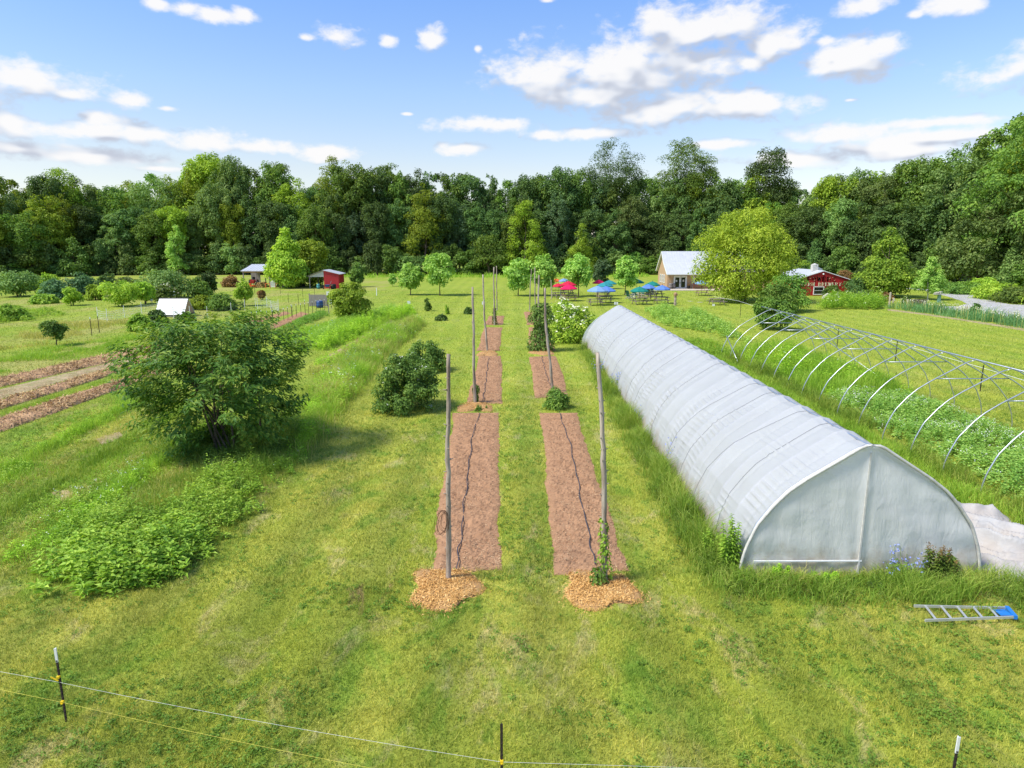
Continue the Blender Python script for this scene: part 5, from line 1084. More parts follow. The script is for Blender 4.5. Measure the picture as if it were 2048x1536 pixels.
# serif capitals as thin strokes on a 1 x 1 cell: (x0, y0, x1, y1, thickness)
TK, TN = .24, .115
GLY = {'P': [(.2, 0, .2, 1, TK), (.2, .96, .66, .93, TN), (.66, .94, .82, .74, TK), (.82, .76, .66, .5, TK), (.66, .5, .25, .48, TN), (.02, .03, .42, .03, .06), (.02, .97, .3, .97, .06)],
       'O': [(.2, .25, .2, .75, TK), (.8, .25, .8, .75, TK), (.2, .72, .4, .96, .13), (.4, .96, .6, .96, TN), (.6, .96, .8, .72, .13), (.2, .28, .4, .04, .13), (.4, .04, .6, .04, TN), (.6, .04, .8, .28, .13)],
       'W': [(.06, .97, .27, .02, TK), (.27, .02, .5, .9, TN), (.5, .9, .73, .02, TK), (.73, .02, .95, .97, TN), (-.04, .97, .2, .97, .06), (.82, .97, 1.05, .97, .06)],
       'E': [(.22, 0, .22, 1, TK), (.22, .96, .8, .96, TN), (.22, .5, .62, .5, TN), (.22, .04, .84, .04, TN), (.8, .96, .8, .78, .07), (.84, .04, .84, .24, .07), (.62, .4, .62, .6, .06)],
       'R': [(.18, 0, .18, 1, TK), (.18, .96, .6, .93, TN), (.6, .94, .76, .75, TK), (.76, .77, .6, .52, TK), (.6, .52, .25, .5, TN), (.48, .5, .84, .02, TK), (.02, .03, .38, .03, .06), (.02, .97, .25, .97, .06), (.72, .03, .96, .03, .06)],
       'S': [(.76, .74, .6, .96, .12), (.6, .95, .36, .95, TN), (.36, .95, .2, .76, .15), (.2, .76, .38, .56, .17), (.38, .57, .62, .45, TK), (.62, .45, .8, .25, .17), (.8, .25, .62, .05, .14), (.62, .05, .36, .05, TN), (.36, .05, .18, .26, .12), (.78, .97, .78, .72, .06), (.17, .03, .17, .28, .06)],
       'B': [(.18, 0, .18, 1, TK), (.18, .96, .6, .94, TN), (.6, .94, .74, .76, .17), (.74, .76, .58, .53, .15), (.2, .51, .6, .51, TN), (.6, .51, .8, .3, .18), (.8, .3, .62, .06, .16), (.62, .05, .2, .04, TN)],
       'Y': [(.12, .97, .5, .45, TK), (.88, .97, .5, .45, TN), (.5, .48, .5, 0, TK), (0, .97, .3, .97, .06), (.74, .97, 1, .97, .06), (.32, .03, .68, .03, .06)],
       'F': [(.22, 0, .22, 1, TK), (.22, .96, .8, .96, TN), (.22, .5, .6, .5, TN), (.8, .96, .8, .78, .07), (.04, .03, .42, .03, .06)],
       'A': [(.08, .02, .5, .98, TN), (.5, .98, .9, .02, TK), (.24, .34, .72, .34, TN), (-.02, .03, .22, .03, .06), (.76, .03, 1.04, .03, .06)],
       'M': [(.1, 0, .1, 1, TN), (.1, .97, .5, .1, TK), (.5, .1, .88, .97, TN), (.88, 0, .88, 1, TK)]}
def lettering(g, text, x0, x1, z0, h):
    n = len(text); cw = (x1 - x0) / n; k = 0
    for i, ch in enumerate(text):
        for (a, b, c, d, w) in GLY.get(ch, []):
            k += 1; o = x0 + i * cw; w_ = cw * .86; y = -.032 - .0004 * (k % 9)
            bar(g, (o + a * w_, y, z0 + b * h), (o + c * w_, y, z0 + d * h), w * min(h, cw) * 1.0, .012) if abs(a - c) > abs(b - d) * .3 else bar(g, (o + a * w_, y, z0 + b * h), (o + c * w_, y, z0 + d * h), w * min(h, cw), .012)
g = Geo(); lettering(g, 'POWERS', -2.20, 1.95, 2.02, .66); part('painted_lettering', g, M['fl_cream'], bn); lettering(g, 'BREWERY', -.57, 2.75, 1.36, .50); part('painted_lettering', g, M['fl_cream'], bn); g = Geo(); lettering(g, 'FARM', -2.95, -1.05, 1.36, .50)
part('painted_lettering', g, M['fl_cream'], bn)
th = building('outbuilding', 'low grey-roofed building behind the red barn', 'building', (37.5, 107.5, 0)); g = Geo(); box(g, (0, 2.5, 1.6), (9, 5, 3.2)); part('wall', g, M['tan'], th)
g = Geo()
for s_ in (0, 1):
    y0 = -.3 if not s_ else 5.3; v = [(-4.8, 2.5, 4.5), (4.8, 2.5, 4.1), (4.8, y0, 2.9), (-4.8, y0, 3.0)]; v += [(x, y, z - .12) for x, y, z in v]; g.add(v, [[0, 1, 2, 3], [7, 6, 5, 4], [0, 4, 5, 1], [1, 5, 6, 2], [2, 6, 7, 3], [3, 7, 4, 0]])
part('roof', g, M['roof_grey'], th); g = Geo(); bar(g, (-4.8, 2.5, 4.56), (4.8, 2.5, 4.16), .25, .1); part('ridge_cap', g, M['white_old'], th)
for i, (px, py, s_) in enumerate([(1655, 597, .55), (1672, 598, .62)]):
    b = G(px, py); g = Geo(); grid(g, lambda u, v: (s_ * 1.4 * np.sin(u * pi / 2) * np.cos(v * 2 * pi), s_ * np.sin(u * pi / 2) * np.sin(v * 2 * pi), s_ * 1.2 * np.cos(u * pi / 2) * (.85 + .3 * vnoise(v * 6, u * 3, i))), 10, 20)
    tag(obj('boulder', g.mesh('boulder', M['stone'], True), None, b), 'pale boulder in front of the barn, ' + ('left one' if i == 0 else 'right one'), 'boulder')

# --- small red shed with lean-to
rs = building('shed', 'small red metal shed with an open lean-to on its left', 'shed', (-30.9, 113.3, 0)); k = .0845
x0, x1 = 0, 2.45; g = Geo(); fr = [(x0, 0), (x1, 0), (x1, 2.35), (x0, 2.95)]
v = [(x, 0, z) for x, z in fr] + [(x, 3.6, z) for x, z in fr]; g.add(v, [[0, 1, 2, 3], [7, 6, 5, 4], [0, 4, 5, 1], [1, 5, 6, 2], [3, 7, 4, 0]])
for i in range(11): box(g, (.12 + i * .22, -.012, 1.25), (.04, .03, 2.2))
for i in range(14): box(g, (x1 + .012, .2 + i * .25, 1.15), (.03, .04, 2.2))
part('wall', g, M['red_shed'], rs)
g = Geo(); v = [(x0 - .05, -.25, 3.02), (x1 + .3, -.25, 2.36), (x1 + .3, 3.9, 2.36), (x0 - .05, 3.9, 3.02)]; v += [(x, y, z - .07) for x, y, z in v]; g.add(v, [[3, 2, 1, 0], [4, 5, 6, 7], [0, 1, 5, 4], [1, 2, 6, 5], [2, 3, 7, 6], [3, 0, 4, 7]]); part('roof', g, M['metal_roof'], rs)
g = Geo(); v = [(-.06, -.25, 3.0), (-2.75, -.25, 2.02), (-2.75, 3.9, 2.02), (-.06, 3.9, 3.0)]; v += [(x, y, z - .07) for x, y, z in v]; g.add(v, [[0, 1, 2, 3], [7, 6, 5, 4], [0, 4, 5, 1], [1, 5, 6, 2], [2, 6, 7, 3], [3, 7, 4, 0]]); part('lean_to_roof', g, M['roof_grey'], rs)
g = Geo(); v = [(-.02, -.02, 2.9), (-2.5, -.02, 2.02), (-2.5, -.02, 1.86), (-.02, -.02, 1.92)]; v += [(x, y + .06, z) for x, y, z in v]; g.add(v, [[0, 1, 2, 3], [7, 6, 5, 4], [0, 4, 5, 1], [2, 6, 7, 3]]); part('gable_panel', g, M['white_old'], rs)
for (x, y) in ((-2.35, 0), (-1.9, 3.4), (-1.2, 3.4)): g = Geo(); bar(g, (x, y, 0), (x, y, 2.0), .13, .13); part('post', g, M['grey_wood'], rs)
g = Geo(); bar(g, (-2.35, -.02, 1.55), (-1.9, -.02, 1.95), .09, .06); part('brace', g, M['grey_wood'], rs)
# --- open machine shed
ms = building('machine_shed', 'open pole shed with white metal roof full of machinery', 'shed', (-45.6, 117.5, 0))
g = Geo(); v = [(-.35, -.5, 2.75), (8.6, -.5, 2.75), (8.6, 3.2, 3.75), (.3, 3.2, 3.75)]; v += [(x, y, z - .1) for x, y, z in v]; g.add(v, [[0, 1, 2, 3], [7, 6, 5, 4], [0, 4, 5, 1], [1, 5, 6, 2], [2, 6, 7, 3], [3, 7, 4, 0]])
for i in range(18): bar(g, (-.2 + i * .5, -.5, 2.775), (.32 + i * .48, 3.2, 3.775), .04, .03)
part('roof', g, M['metal_roof'], ms); g = Geo(); bar(g, (-.2, -.3, 2.52), (8.5, -.3, 2.52), .06, .2); part('beam', g, M['tan_log'], ms)
for x in (0, 2.15, 4.4, 6.6, 8.4):
    for y in (-.3, 3.0): g = Geo(); bar(g, (x + (.4 if y > 0 else 0), y, 0), (x + (.4 if y > 0 else 0), y, 2.5 if y < 0 else 3.6), .14, .14); part('post', g, M['grey_wood'], ms)
g = Geo(); box(g, (.9, 2.9, 1.6), (1.6, .06, 2.0)); part('back_wall', g, M['grey_wood'], ms)
def wheel(g, c, r, w): 
    P = [(c[0] - w / 2, c[1], c[2]), (c[0] + w / 2, c[1], c[2])]; tube(g, P, r, 14)
def tractor(loc, mk, label, rz, s=1.0, name='tractor'):
    th = thing(name, label, 'tractor', loc, rz, sc=(s, s, s)); g = Geo(); box(g, (0, -.55, .95), (.6, 1.3, .55)); box(g, (0, .55, 1.0), (.9, .8, .3)); box(g, (-.48, .6, 1.25), (.3, .9, .1)); box(g, (.48, .6, 1.25), (.3, .9, .1)); part('body', g, M[mk], th)
    g = Geo(); box(g, (0, .6, 1.3), (.45, .4, .1)); box(g, (0, .82, 1.5), (.45, .08, .4)); part('seat', g, M['dark'], th)
    for x, y, r, w in ((-.62, .6, .62, .28), (.62, .6, .62, .28), (-.5, -.85, .36, .2), (.5, -.85, .36, .2)): g = Geo(); wheel(g, (x, y, r), r, w); part('wheel', g, M['dark'], th)
    g = Geo(); tube(g, [(.2, -.5, 1.2), (.2, -.5, 1.8)], .035, 8); part('exhaust', g, M['dark'], th); g = Geo(); tube(g, [(0, .0, 1.2), (0, .2, 1.5)], .03, 6); part('steering_column', g, M['dark'], th)
tractor((-43.9, 116.9, 0), 'tractor_red', 'red tractor parked under the left end of the machine shed', .2)
th = thing('mower', 'orange mower deck on the grass before the red tractor', 'mower', (-43.9, 114.8, 0)); g = Geo(); box(g, (0, 0, .32), (1.9, 1.0, .3)); box(g, (0, .3, .6), (.5, .4, .3)); part('deck', g, M['orange'], th)
for x in (-.8, .8): g = Geo(); wheel(g, (x, -.6, .18), .18, .12); part('wheel', g, M['dark'], th)
for i, (px, py, n) in enumerate([(530, 574, 12), (522, 575, 8)]):
    b = G(px, py); th = thing('log_pile', 'stacked pile of tan logs under the shed, ' + ('right' if not i else 'left') + ' one', 'log pile', b); rng = np.random.default_rng(i); r = .16
    for row, cnt in enumerate((4, 3, 2)): 
        for j in range(cnt): g = Geo(); c = A([(j - cnt / 2) * r * 2.1, 0, r + row * r * 1.75]); tube(g, [c + A([0, -.6, 0]), c + A([0, .6, 0])], r * rng.uniform(.8, 1), 9); part('log', g, M['tan_log'], th)
def sawhorse(px, py, label):
    th = thing('sawhorse', label, 'sawhorse', G(px, py), group='yellow sawhorses'); g = Geo(); box(g, (0, 0, .75), (.9, .1, .1)); part('beam', g, M['orange'], th)
    for x in (-.35, .35):
        for y in (-.22, .22): g = Geo(); bar(g, (x, 0, .75), (x * 1.1, y, 0), .06, .06); part('leg', g, M['orange'], th)
sawhorse(536, 576.5, 'orange sawhorse left of the white door'); sawhorse(556, 576, 'orange sawhorse right of the white door')
th = thing('old_door', 'white glazed door leaning beside the machine shed', 'door', G(547, 574.5)); g = Geo()
for x in (-.42, .42): box(g, (x, 0, 1.0), (.12, .06, 2.0))
for z in (.1, .95, 1.94): box(g, (0, 0, z), (.72, .06, .14))
part('door_frame', g, M['white'], th); g = Geo(); box(g, (0, .0, 1.02), (.72, .02, 1.78)); part('pane', g, M['alu'], th)
def heap(px, py, w, h, mk, label, name='heap'):
    b = G(px, py); W_ = WID(w, b[1]) / 2; g = Geo(); grid(g, lambda u, v: (W_ * np.sin(u * pi / 2) * np.cos(v * 2 * pi) * (.8 + .4 * vnoise(np.cos(v * 2 * pi) * 2 + 5, np.sin(v * 2 * pi) * 2, 2)), W_ * .6 * np.sin(u * pi / 2) * np.sin(v * 2 * pi), h * np.cos(u * pi / 2) * (.7 + .5 * vnoise(np.cos(v * 6.283) * 3 * u + 9, np.sin(v * 6.283) * 3 * u, 3))), 12, 28)
    tag(obj(name, g.mesh(name, M[mk], True), None, b), label, name.replace('_', ' '))
heap(600, 573, 22, 1.0, 'dark', 'dark compost heap in the shade beside the bright tree', 'compost_heap'); heap(559, 573.5, 10, .9, 'dark', 'small dark pile right of the white door', 'compost_heap')
barrel(G(671 - 1.5, 577.5) + A([0, -.8, 0]), 'dark', 'black tub against the red shed wall', .45, .8, 'tub')
barrel(G(637, 578), 'teal', 'teal drum under the lean-to of the red shed', .28, .8, 'drum')
# wheelbarrow and feeder
th = thing('wheelbarrow', 'blue wheelbarrow at the corner of the red shed', 'wheelbarrow', G(655, 578.5)); g = Geo(); v = [(-.4, -.35, .75), (.4, -.35, .75), (.4, .35, .75), (-.4, .35, .75), (-.25, -.2, .38), (.25, -.2, .38), (.25, .2, .38), (-.25, .2, .38)]; g.add(v, [[4, 5, 6, 7], [0, 1, 5, 4], [1, 2, 6, 5], [2, 3, 7, 6], [3, 0, 4, 7]]); part('tray', g, M['barrel'], th)
g = Geo(); wheel(g, (-.62, 0, .2), .2, .1); part('wheel', g, M['dark'], th)
for y in (-.25, .25): g = Geo(); bar(g, (-.6, y * .4, .2), (.9, y, .7), .04, .04); part('handle', g, M['tan_log'], th); g = Geo(); bar(g, (.3, y, .45), (.35, y, 0), .04, .04); part('leg', g, M['dark'], th)
th = thing('ladder_rack', 'pale leaning plank against the red shed', 'plank', G(660, 578)); g = Geo(); bar(g, (-.25, 0, 0), (.25, .1, 1.3), .1, .04); part('board', g, M['white_old'], th)

# --- white coop
b = G(351, 632); cp = building('chicken_coop', 'white clapboard A-frame coop behind dark netting', 'coop', b); w = WID(58, b[1]) / 2; g = Geo(); hh = 1.75
for s_ in (-1, 1):
    n = 9
    for i in range(n):
        z0, z1 = .25 + (hh - .25) * i / n, .25 + (hh - .25) * (i + 1) / n; f = lambda z: s_ * (1.15 * (1 - (z - .25) / (hh - .25)) + .03)
        v = [(-w, f(z0) + s_ * .035, z0), (w, f(z0) + s_ * .035, z0), (w * .97, f(z1), z1), (-w * .97, f(z1), z1)]; v += [(x, y - s_ * .03, z - .01) for x, y, z in v]; g.add(v, [[0, 1, 2, 3], [7, 6, 5, 4], [0, 4, 5, 1], [2, 6, 7, 3], [0, 3, 7, 4], [1, 5, 6, 2]])
part('roof', g, M['white'], cp); g = Geo()
for x in (-w * .95, w * .95): g.add([(x, -1.1, .26), (x, 1.1, .26), (x, 0, hh - .03)], None, [[0, 1, 2]])
part('gable', g, M['tan'], cp); g = Geo(); box(g, (0, 0, hh + .02), (2 * w, .12, .05)); part('ridge_cap', g, M['grey_wood'], cp); g = Geo(); box(g, (0, -1.12, .13), (2 * w * .98, .1, .24)); box(g, (0, 1.12, .13), (2 * w * .98, .1, .24)); part('skid', g, M['grey_wood'], cp)

# --- electric netting
def netting(pts, label, dark=False):
    th = thing('netting_fence', label, 'netting fence', (0, 0, 0)); m = M['net'] if not dark else M['net_dark']; g = Geo(); P = [G(x, y) for x, y in pts]
    for p, q in zip(P[:-1], P[1:]):
        L_ = np.linalg.norm(q - p); n = max(2, int(L_ / .3)); h = 1.05; d = (q - p)
        for z in (.05, .2, .35, .55, .78, 1.0): 
            t = np.linspace(0, 1, 7)[:, None]; Q = p + d * t; Q[:, 2] = z - .12 * 4 * (t * (1 - t))[:, 0] * (z / h); tube(g, Q, .005 if dark else .006, 3, cap=False)
        for i in range(n + 1): t = i / n; s_ = .12 * 4 * t * (1 - t); r = p + d * t; bar(g, r + A([0, 0, .05]), r + A([0, 0, 1.0 - s_]), .007, .007)
    part('mesh', g, m, th)
    for p in P: g = Geo(); bar(g, p, p + A([.0, 0, 1.25]), .035, .035); part('post', g, M['white'], th)
M['net_dark'] = mat('net_dark', (.07, .075, .10), .8, .2)
z1 = lambda x, y: (160 + x * .1953, 560 + y * .1953)
netting([z1(185, 410), z1(282, 430), z1(458, 392), z1(635, 350), z1(800, 340)], 'white electric netting left of the coop')
netting([z1(962, 405), z1(1130, 400), z1(1308, 402), z1(1552, 357), z1(1690, 320), z1(1800, 300)], 'dark netting fence in front of the coop', True)
netting([z1(1820, 302), z1(1915, 280), z1(2035, 318), z1(1960, 330)], 'white netting pen at the end of the dark netting')
# --- steel stakes of the vegetable rows, and other stakes
z2 = lambda x, y: (440 + x * .2051, 480 + y * .2051)
def stake(px, py, h, label, grp, tip=True, name='steel_stake'):
    th = thing(name, label, 'stake', G(px, py), group=grp); g = Geo(); bar(g, (0, 0, -.1), (0, 0, h), .036, .03); bar(g, (0, .02, -.1), (0, .02, h), .012, .04); part('stake', g, M['tpost'], th)
    if tip: g = Geo(); bar(g, (0, 0, h), (0, 0, h + .14), .042, .042); part('painted_tip', g, M['white'], th)
gs = 'dark stakes along the reddish beds'
for i, (x, y) in enumerate([(315, 840), (365, 838), (408, 822), (463, 832), (520, 826), (573, 812), (625, 797), (665, 782), (708, 765), (748, 752), (792, 746), (833, 736), (867, 724), (905, 716), (943, 704), (980, 695), (1022, 692), (1058, 705)]): stake(*z2(x, y), 1.15, 'thin dark stake with pale tip in the row beside the reddish bed', gs)
for i, (x, y) in enumerate([(512, 770), (700, 752), (830, 700)]): stake(*z2(x, y), 1.15, 'dark stake with pale tip behind the front row of stakes', 'dark stakes behind the front row')
for (x, y, h) in [(400, 602, .9), (668, 612, 1.1), (767, 640, 1.4), (810, 572, 1.4), (590, 528, 1.0), (925, 560, 1.4), (340, 530, .9)]: stake(*z2(x, y), h, 'slim dark stake on the lawn in front of the sheds', 'slim stakes on the shed lawn', False)
for (px, py, lab) in [(184, 672, 'left of two leaning dark stakes in the old field'), (199, 665, 'right of two leaning dark stakes in the old field')]: stake(px, py, 1.35, lab, None)
for i, (px, py) in enumerate([(1480, 635), (1560, 660), (1674, 693), (1790, 725), (1960, 783)]): stake(px, py, 1.3, 'dark stake of the wire fence beyond the hoop frame', 'stakes beyond the hoop frame', False)
# --- little signs on the far wire
def sign(px, py, top, w, h, label, pm='tpost', n=1):
    b = G(px, py); H = HZ(px, top, b[1]); th = thing('field_sign', label, 'sign', b); g = Geo(); bar(g, (0, .03, -.1), (0, .03, H), .05, .05); part('post', g, M[pm], th)
    for i in range(n): g = Geo(); box(g, ((i - (n - 1) / 2) * w * 1.25, -.02, H - h / 2), (w, .03, h)); part('plate', g, M['white'], th)
sign(818, 618, 602, .34, .34, 'small white sign on a stake, left on the far lawn'); sign(967, 620, 603, .32, .34, 'small white sign on a stake near the left poles')
sign(1232, 612, 604, .2, .3, 'pair of small white signs before the grey picnic table', n=2); sign(658, 628, 583, .3, .4, 'white box on a pale post left of the round shrub', 'post'); sign(663, 618, 599, .4, .5, 'white board beside the round shrub', 'post')
sign(1427, 612, 608, .3, .3, 'white can on the wire by the right picnic table'); sign(304, 608, 598, .25, .25, 'tiny white sign left of the coop', 'post')
g = Geo(); P = [G(600, 622), G(818, 618), G(967, 620), G(1060, 621)]; tube(g, [p + A([0, 0, .8]) for p in P], .006, 4); tag(obj('fence_wire', g.mesh('fence_wire', M['tpost'])), 'thin wire along the far small signs', 'fence wire')
g = Geo(); P = [G(1427, 612), G(1475, 622), G(1560, 655), G(1674, 690), G(1790, 722), G(1960, 780), G(2100, 830)]; tube(g, [p + A([0, 0, 1.1]) for p in P], .012, 4); tag(obj('fence_wire', g.mesh('fence_wire', M['wire_w'])), 'thin wire strung along stakes beyond the hoop frame', 'fence wire')
b = G(637, 613); th = thing('wooden_screen', 'weathered board screen behind the blue barrel', 'screen', b); w = WID(35, b[1]); g = Geo()
for i in range(12): box(g, ((i + .5) / 12 * w - w / 2, 0, .72), (w / 12 - .015, .03, 1.3))
part('board_panel', g, M['grey_wood'], th)
for x in (-w / 2, w / 2): g = Geo(); bar(g, (x, .06, -.1), (x, .06, 1.5), .1, .1); part('post', g, M['grey_wood'], th)
barrel(G(640, 615.5), 'barrel', 'blue barrel in front of the weathered board screen', .4, .8)

# --- wooden posts on the right
for (px, b_, t_, lab) in [(1778, 614, 585, 'tall grey wooden post at the left end of the lily row'), (1786, 606, 596, 'short wooden post behind the tall grey one'), (1814, 617, 599, 'middle grey wooden post in the lily row'), (1848, 621, 603, 'right grey wooden post in the lily row'), (1933, 622, 613, 'small dark wooden post by the drive'), (1983, 632, 622, 'dark wooden post farther right by the drive'), (2037, 640, 629, 'dark wooden post at the right edge by the drive')]:
    p_ = G(px, b_); H = HZ(px, t_, p_[1]); th = thing('wooden_post', lab, 'wooden post', p_, group='wooden posts by the lily row'); g = Geo(); tube(g, [(0, 0, -.2), (.01, 0, H * .5), (0, 0, H), (0, 0, H + .03)], [.11, .1, .1, .05], 9); part('shaft', g, M['post'], th)
b = G(1350, 611); H = HZ(1350, 585, b[1]); th = thing('carved_post', 'knobbly carved wooden post with reddish top by the tables', 'carved post', b); g = Geo(); lathe(g, [(.16, -.1), (.17, .3), (.14, .4), (.17, .75), (.13, .85), (.16, H - .45)], 12); part('shaft', g, M['pole'], th)
g = Geo(); lathe(g, [(.12, H - .46), (.22, H - .36), (.23, H - .15), (.14, H), (.001, H + .03)], 12); box(g, (.2, -.1, H - .25), (.2, .14, .1)); part('carved_head', g, M['mulch'], th)
b = G(1877, 605); th = thing('pedestal_table', 'stone-topped pale green pedestal beside the drive', 'pedestal', b); g = Geo(); bar(g, (0, 0, 0), (0, 0, 1.0), .3, .3); part('column', g, M['pedestal'], th); g = Geo(); rng = np.random.default_rng(2); box(g, (0, 0, 1.05), (1.3, .6, .1)); 
for i in range(5): box(g, (rng.uniform(-.5, .5), rng.uniform(-.15, .15), 1.16 + .05 * i % .2), (.35, .3, .12), rz=rng.uniform(0, 3))
part('stone_top', g, M['stone'], th)
b = G(1836, 610); th = thing('planter_box', 'low dark timber planter behind the lily row', 'planter', b); g = Geo()
for z in (.12, .34, .56): box(g, (0, -.3, z), (1.7, .06, .2)); box(g, (0, .3, z), (1.7, .06, .2)); box(g, (-.85, 0, z), (.06, .54, .2)); box(g, (.85, 0, z), (.06, .54, .2))
box(g, (0, 0, .5), (1.62, .52, .05)); part('plank', g, M['bark'], th)

# ================================================================== PICNIC LAWN
def table(px, py, rz, mk, label):
    th = thing('picnic_table', label, 'picnic table', G(px, py), rz, 'picnic tables on the far lawn'); g = Geo()
    for i in range(5): box(g, (0, (i - 2) * .15, .76), (1.95, .135, .04))
    part('tabletop', g, M[mk], th)
    for s_ in (-1, 1):
        g = Geo(); 
        for i in range(2): box(g, (0, s_ * (.66 + i * .15), .45), (1.95, .135, .04))
        part('bench', g, M[mk], th)
    for x in (-.68, .68):
        g = Geo(); 
        for s_ in (-1, 1): bar(g, (x, s_ * .22, .735), (x, s_ * .72, 0), .05, .1)
        bar(g, (x + .051, -.8, .405), (x + .051, .8, .405), .04, .09); bar(g, (x + .051, -.36, .70), (x + .051, .36, .70), .04, .07); part('leg_frame', g, M[mk], th)
for a in [(1111, 580.5, .1, 'table_wood', 'picnic table under the orange umbrella'), (1134, 591, -.5, 'table_grey', 'dark picnic table behind the crimson umbrella table'), (1139, 602, .05, 'table_wood', 'picnic table under the crimson umbrella'), (1118, 596, .4, 'table_grey', 'picnic table left of the crimson umbrella table'),
          (1191, 611, .05, 'table_grey', 'grey picnic table nearest, left under the sky-blue umbrella'), (1210, 606, -.05, 'table_grey', 'picnic table just right of the nearest grey one'), (1205, 597.5, .1, 'table_wood', 'yellowish picnic table in the middle of the blue group'), (1206, 591, -.1, 'table_grey', 'farthest picnic table of the blue umbrella group'),
          (1279, 609, .2, 'table_grey', 'picnic table under the nearest green umbrella'), (1290, 601, -.3, 'table_wood', 'picnic table behind the nearest green umbrella'), (1322, 607, .1, 'table_grey', 'picnic table under the single blue umbrella on the right'), (1311, 593.5, .5, 'table_grey', 'picnic table just before the patio edge'),
          (1404, 591.5, .0, 'table_wood', 'pale picnic table at the birch, near the patio'), (1433, 610, .1, 'table_grey', 'dark picnic table standing alone left of the birch trunk')]: table(*a)
def umbrella(px, top, foot, wpx, mk, label):
    b = G(px, foot); H = HZ(px, top, b[1]); R = WID(wpx, b[1]) / 2; th = thing('parasol', label, 'umbrella', b, (px * 7.3) % 1, 'parasols over the picnic tables'); n = 8; g = Geo(); hc = min(.62, R * .45)
    v = [(0, 0, H)]; 
    for rr, z in ((.5, .60), (1.0, .0)):
        for k in range(16): a = k * pi / 8; q = 1 if k % 2 == 0 else .965 - .02 * rr; v.append((R * rr * q * cos(a), R * rr * q * sin(a), H - hc + hc * z + (0 if k % 2 == 0 else -.03 * rr)))
    for k in range(16): a = k * pi / 8; q = 1 if k % 2 == 0 else .945; v.append((R * q * cos(a), R * q * sin(a), H - hc - .12))
    t_ = [[0, 1 + k, 1 + (k + 1) % 16] for k in range(16)]; q_ = [[o + k, o + 16 + k, o + 16 + (k + 1) % 16, o + (k + 1) % 16] for o in (1, 17) for k in range(16)]; g.add(v, q_, t_); part('canopy', g, M[mk], th)
    g = Geo(); tube(g, [(0, 0, 0), (0, 0, H - .03)], .024, 8); part('pole', g, M['dark'], th); g = Geo(); lathe(g, [(.03, H - .02), (.05, H + .04), (.001, H + .1)], 8); part('finial', g, M['dark'], th)
    g = Geo()
    for k in range(8): a = k * pi / 4; tube(g, [(0, 0, H - .06), (R * .97 * cos(a), R * .97 * sin(a), H - hc - .02)], .01, 4)
    part('rib', g, M['dark'], th)
for a in [(1112, 557, 581, 20, 'u_or', 'orange umbrella, farthest at left'), (1128, 556.5, 588, 23, 'u_sky', 'pale blue umbrella among the red ones'), (1136, 562, 595, 33, 'u_red', 'red umbrella directly behind the crimson one'), (1116, 566.5, 597, 22, 'u_red', 'dark red umbrella, low at far left'), (1137, 568.6, 602, 35, 'u_pink', 'bright crimson umbrella nearest in the red group'),
          (1197, 559.5, 591, 26, 'u_pink', 'crimson umbrella behind the teal ones'), (1218, 560, 592, 30, 'u_teal', 'teal umbrella, farthest right in the blue group'), (1209, 563.7, 598, 34, 'u_teal', 'teal umbrella in the middle of the blue group'), (1194.6, 571.5, 610.5, 42, 'u_sky', 'sky-blue umbrella nearest on the left of the blue group'), (1211.5, 572, 606, 40, 'u_blue', 'blue umbrella nearest on the right of the blue group'),
          (1273, 557.8, 588, 30, 'u_green', 'green umbrella standing farthest, left of the cottage'), (1304, 562.4, 594, 32, 'u_green', 'green umbrella before the cottage windows'), (1278, 573, 609, 37, 'u_green', 'green umbrella nearest to the greenhouse'), (1295.6, 568, 602, 32, 'u_blue', 'blue umbrella between the green ones'), (1323, 570, 607, 34, 'u_blue', 'blue umbrella in front of the glass doors'), (1402.8, 560, 591, 28, 'u_sky', 'grey-blue umbrella half under the birch')]: umbrella(*a)
def chair(px, py, rz, label):
    th = thing('lawn_chair', label, 'lawn chair', G(px, py), rz, 'lawn chairs by the green umbrellas'); g = Geo()
    for i in range(5): box(g, ((i - 2) * .12, .28 + .0, .72), (.105, .03, .95 - .05 * abs(i - 2)), rx=-.35)
    part('backrest', g, M['green_paint'], th); g = Geo()
    for i in range(5): box(g, (0, -.28 + i * .12, .40 - i * .028), (.56, .1, .025))
    part('seat', g, M['white_old'], th)
    for s_ in (-1, 1):
        g = Geo(); box(g, (s_ * .33, -.05, .60), (.13, .75, .03)); part('armrest', g, M['white_old'], th); g = Geo(); box(g, (s_ * .30, -.3, .3), (.05, .1, .6)); part('leg', g, M['white_old'], th); g = Geo(); bar(g, (s_ * .26, -.3, .34), (s_ * .26, .5, .03), .04, .1); part('leg', g, M['white_old'], th)
for a in [(1258, 598, 2.2, 'green and white lawn chair alone at left of the green umbrellas'), (1270, 596, .4, 'green and white lawn chair behind the nearest green umbrella pole'), (1283, 594, -1.0, 'lawn chair just left of the blue umbrella between green ones'), (1296, 593, 2.8, 'lawn chair under the blue umbrella between green ones'), (1306, 589, .6, 'lawn chair nearest the patio')]: chair(*a)
for (px, py, r) in [(1380, 602.5, 1), (1400, 604.5, 2)]:
    g = Geo(); prism(g, [(.42 * cos(a), .3 * sin(a)) for a in np.linspace(0, 2 * pi, 9)[:-1]], .0, .015); tag(obj('stepping_stone', g.mesh('stepping_stone', M['stone']), None, G(px, py)), 'flat pale stone slab in the lawn, ' + ('left' if r == 1 else 'right') + ' one', 'stone slab')

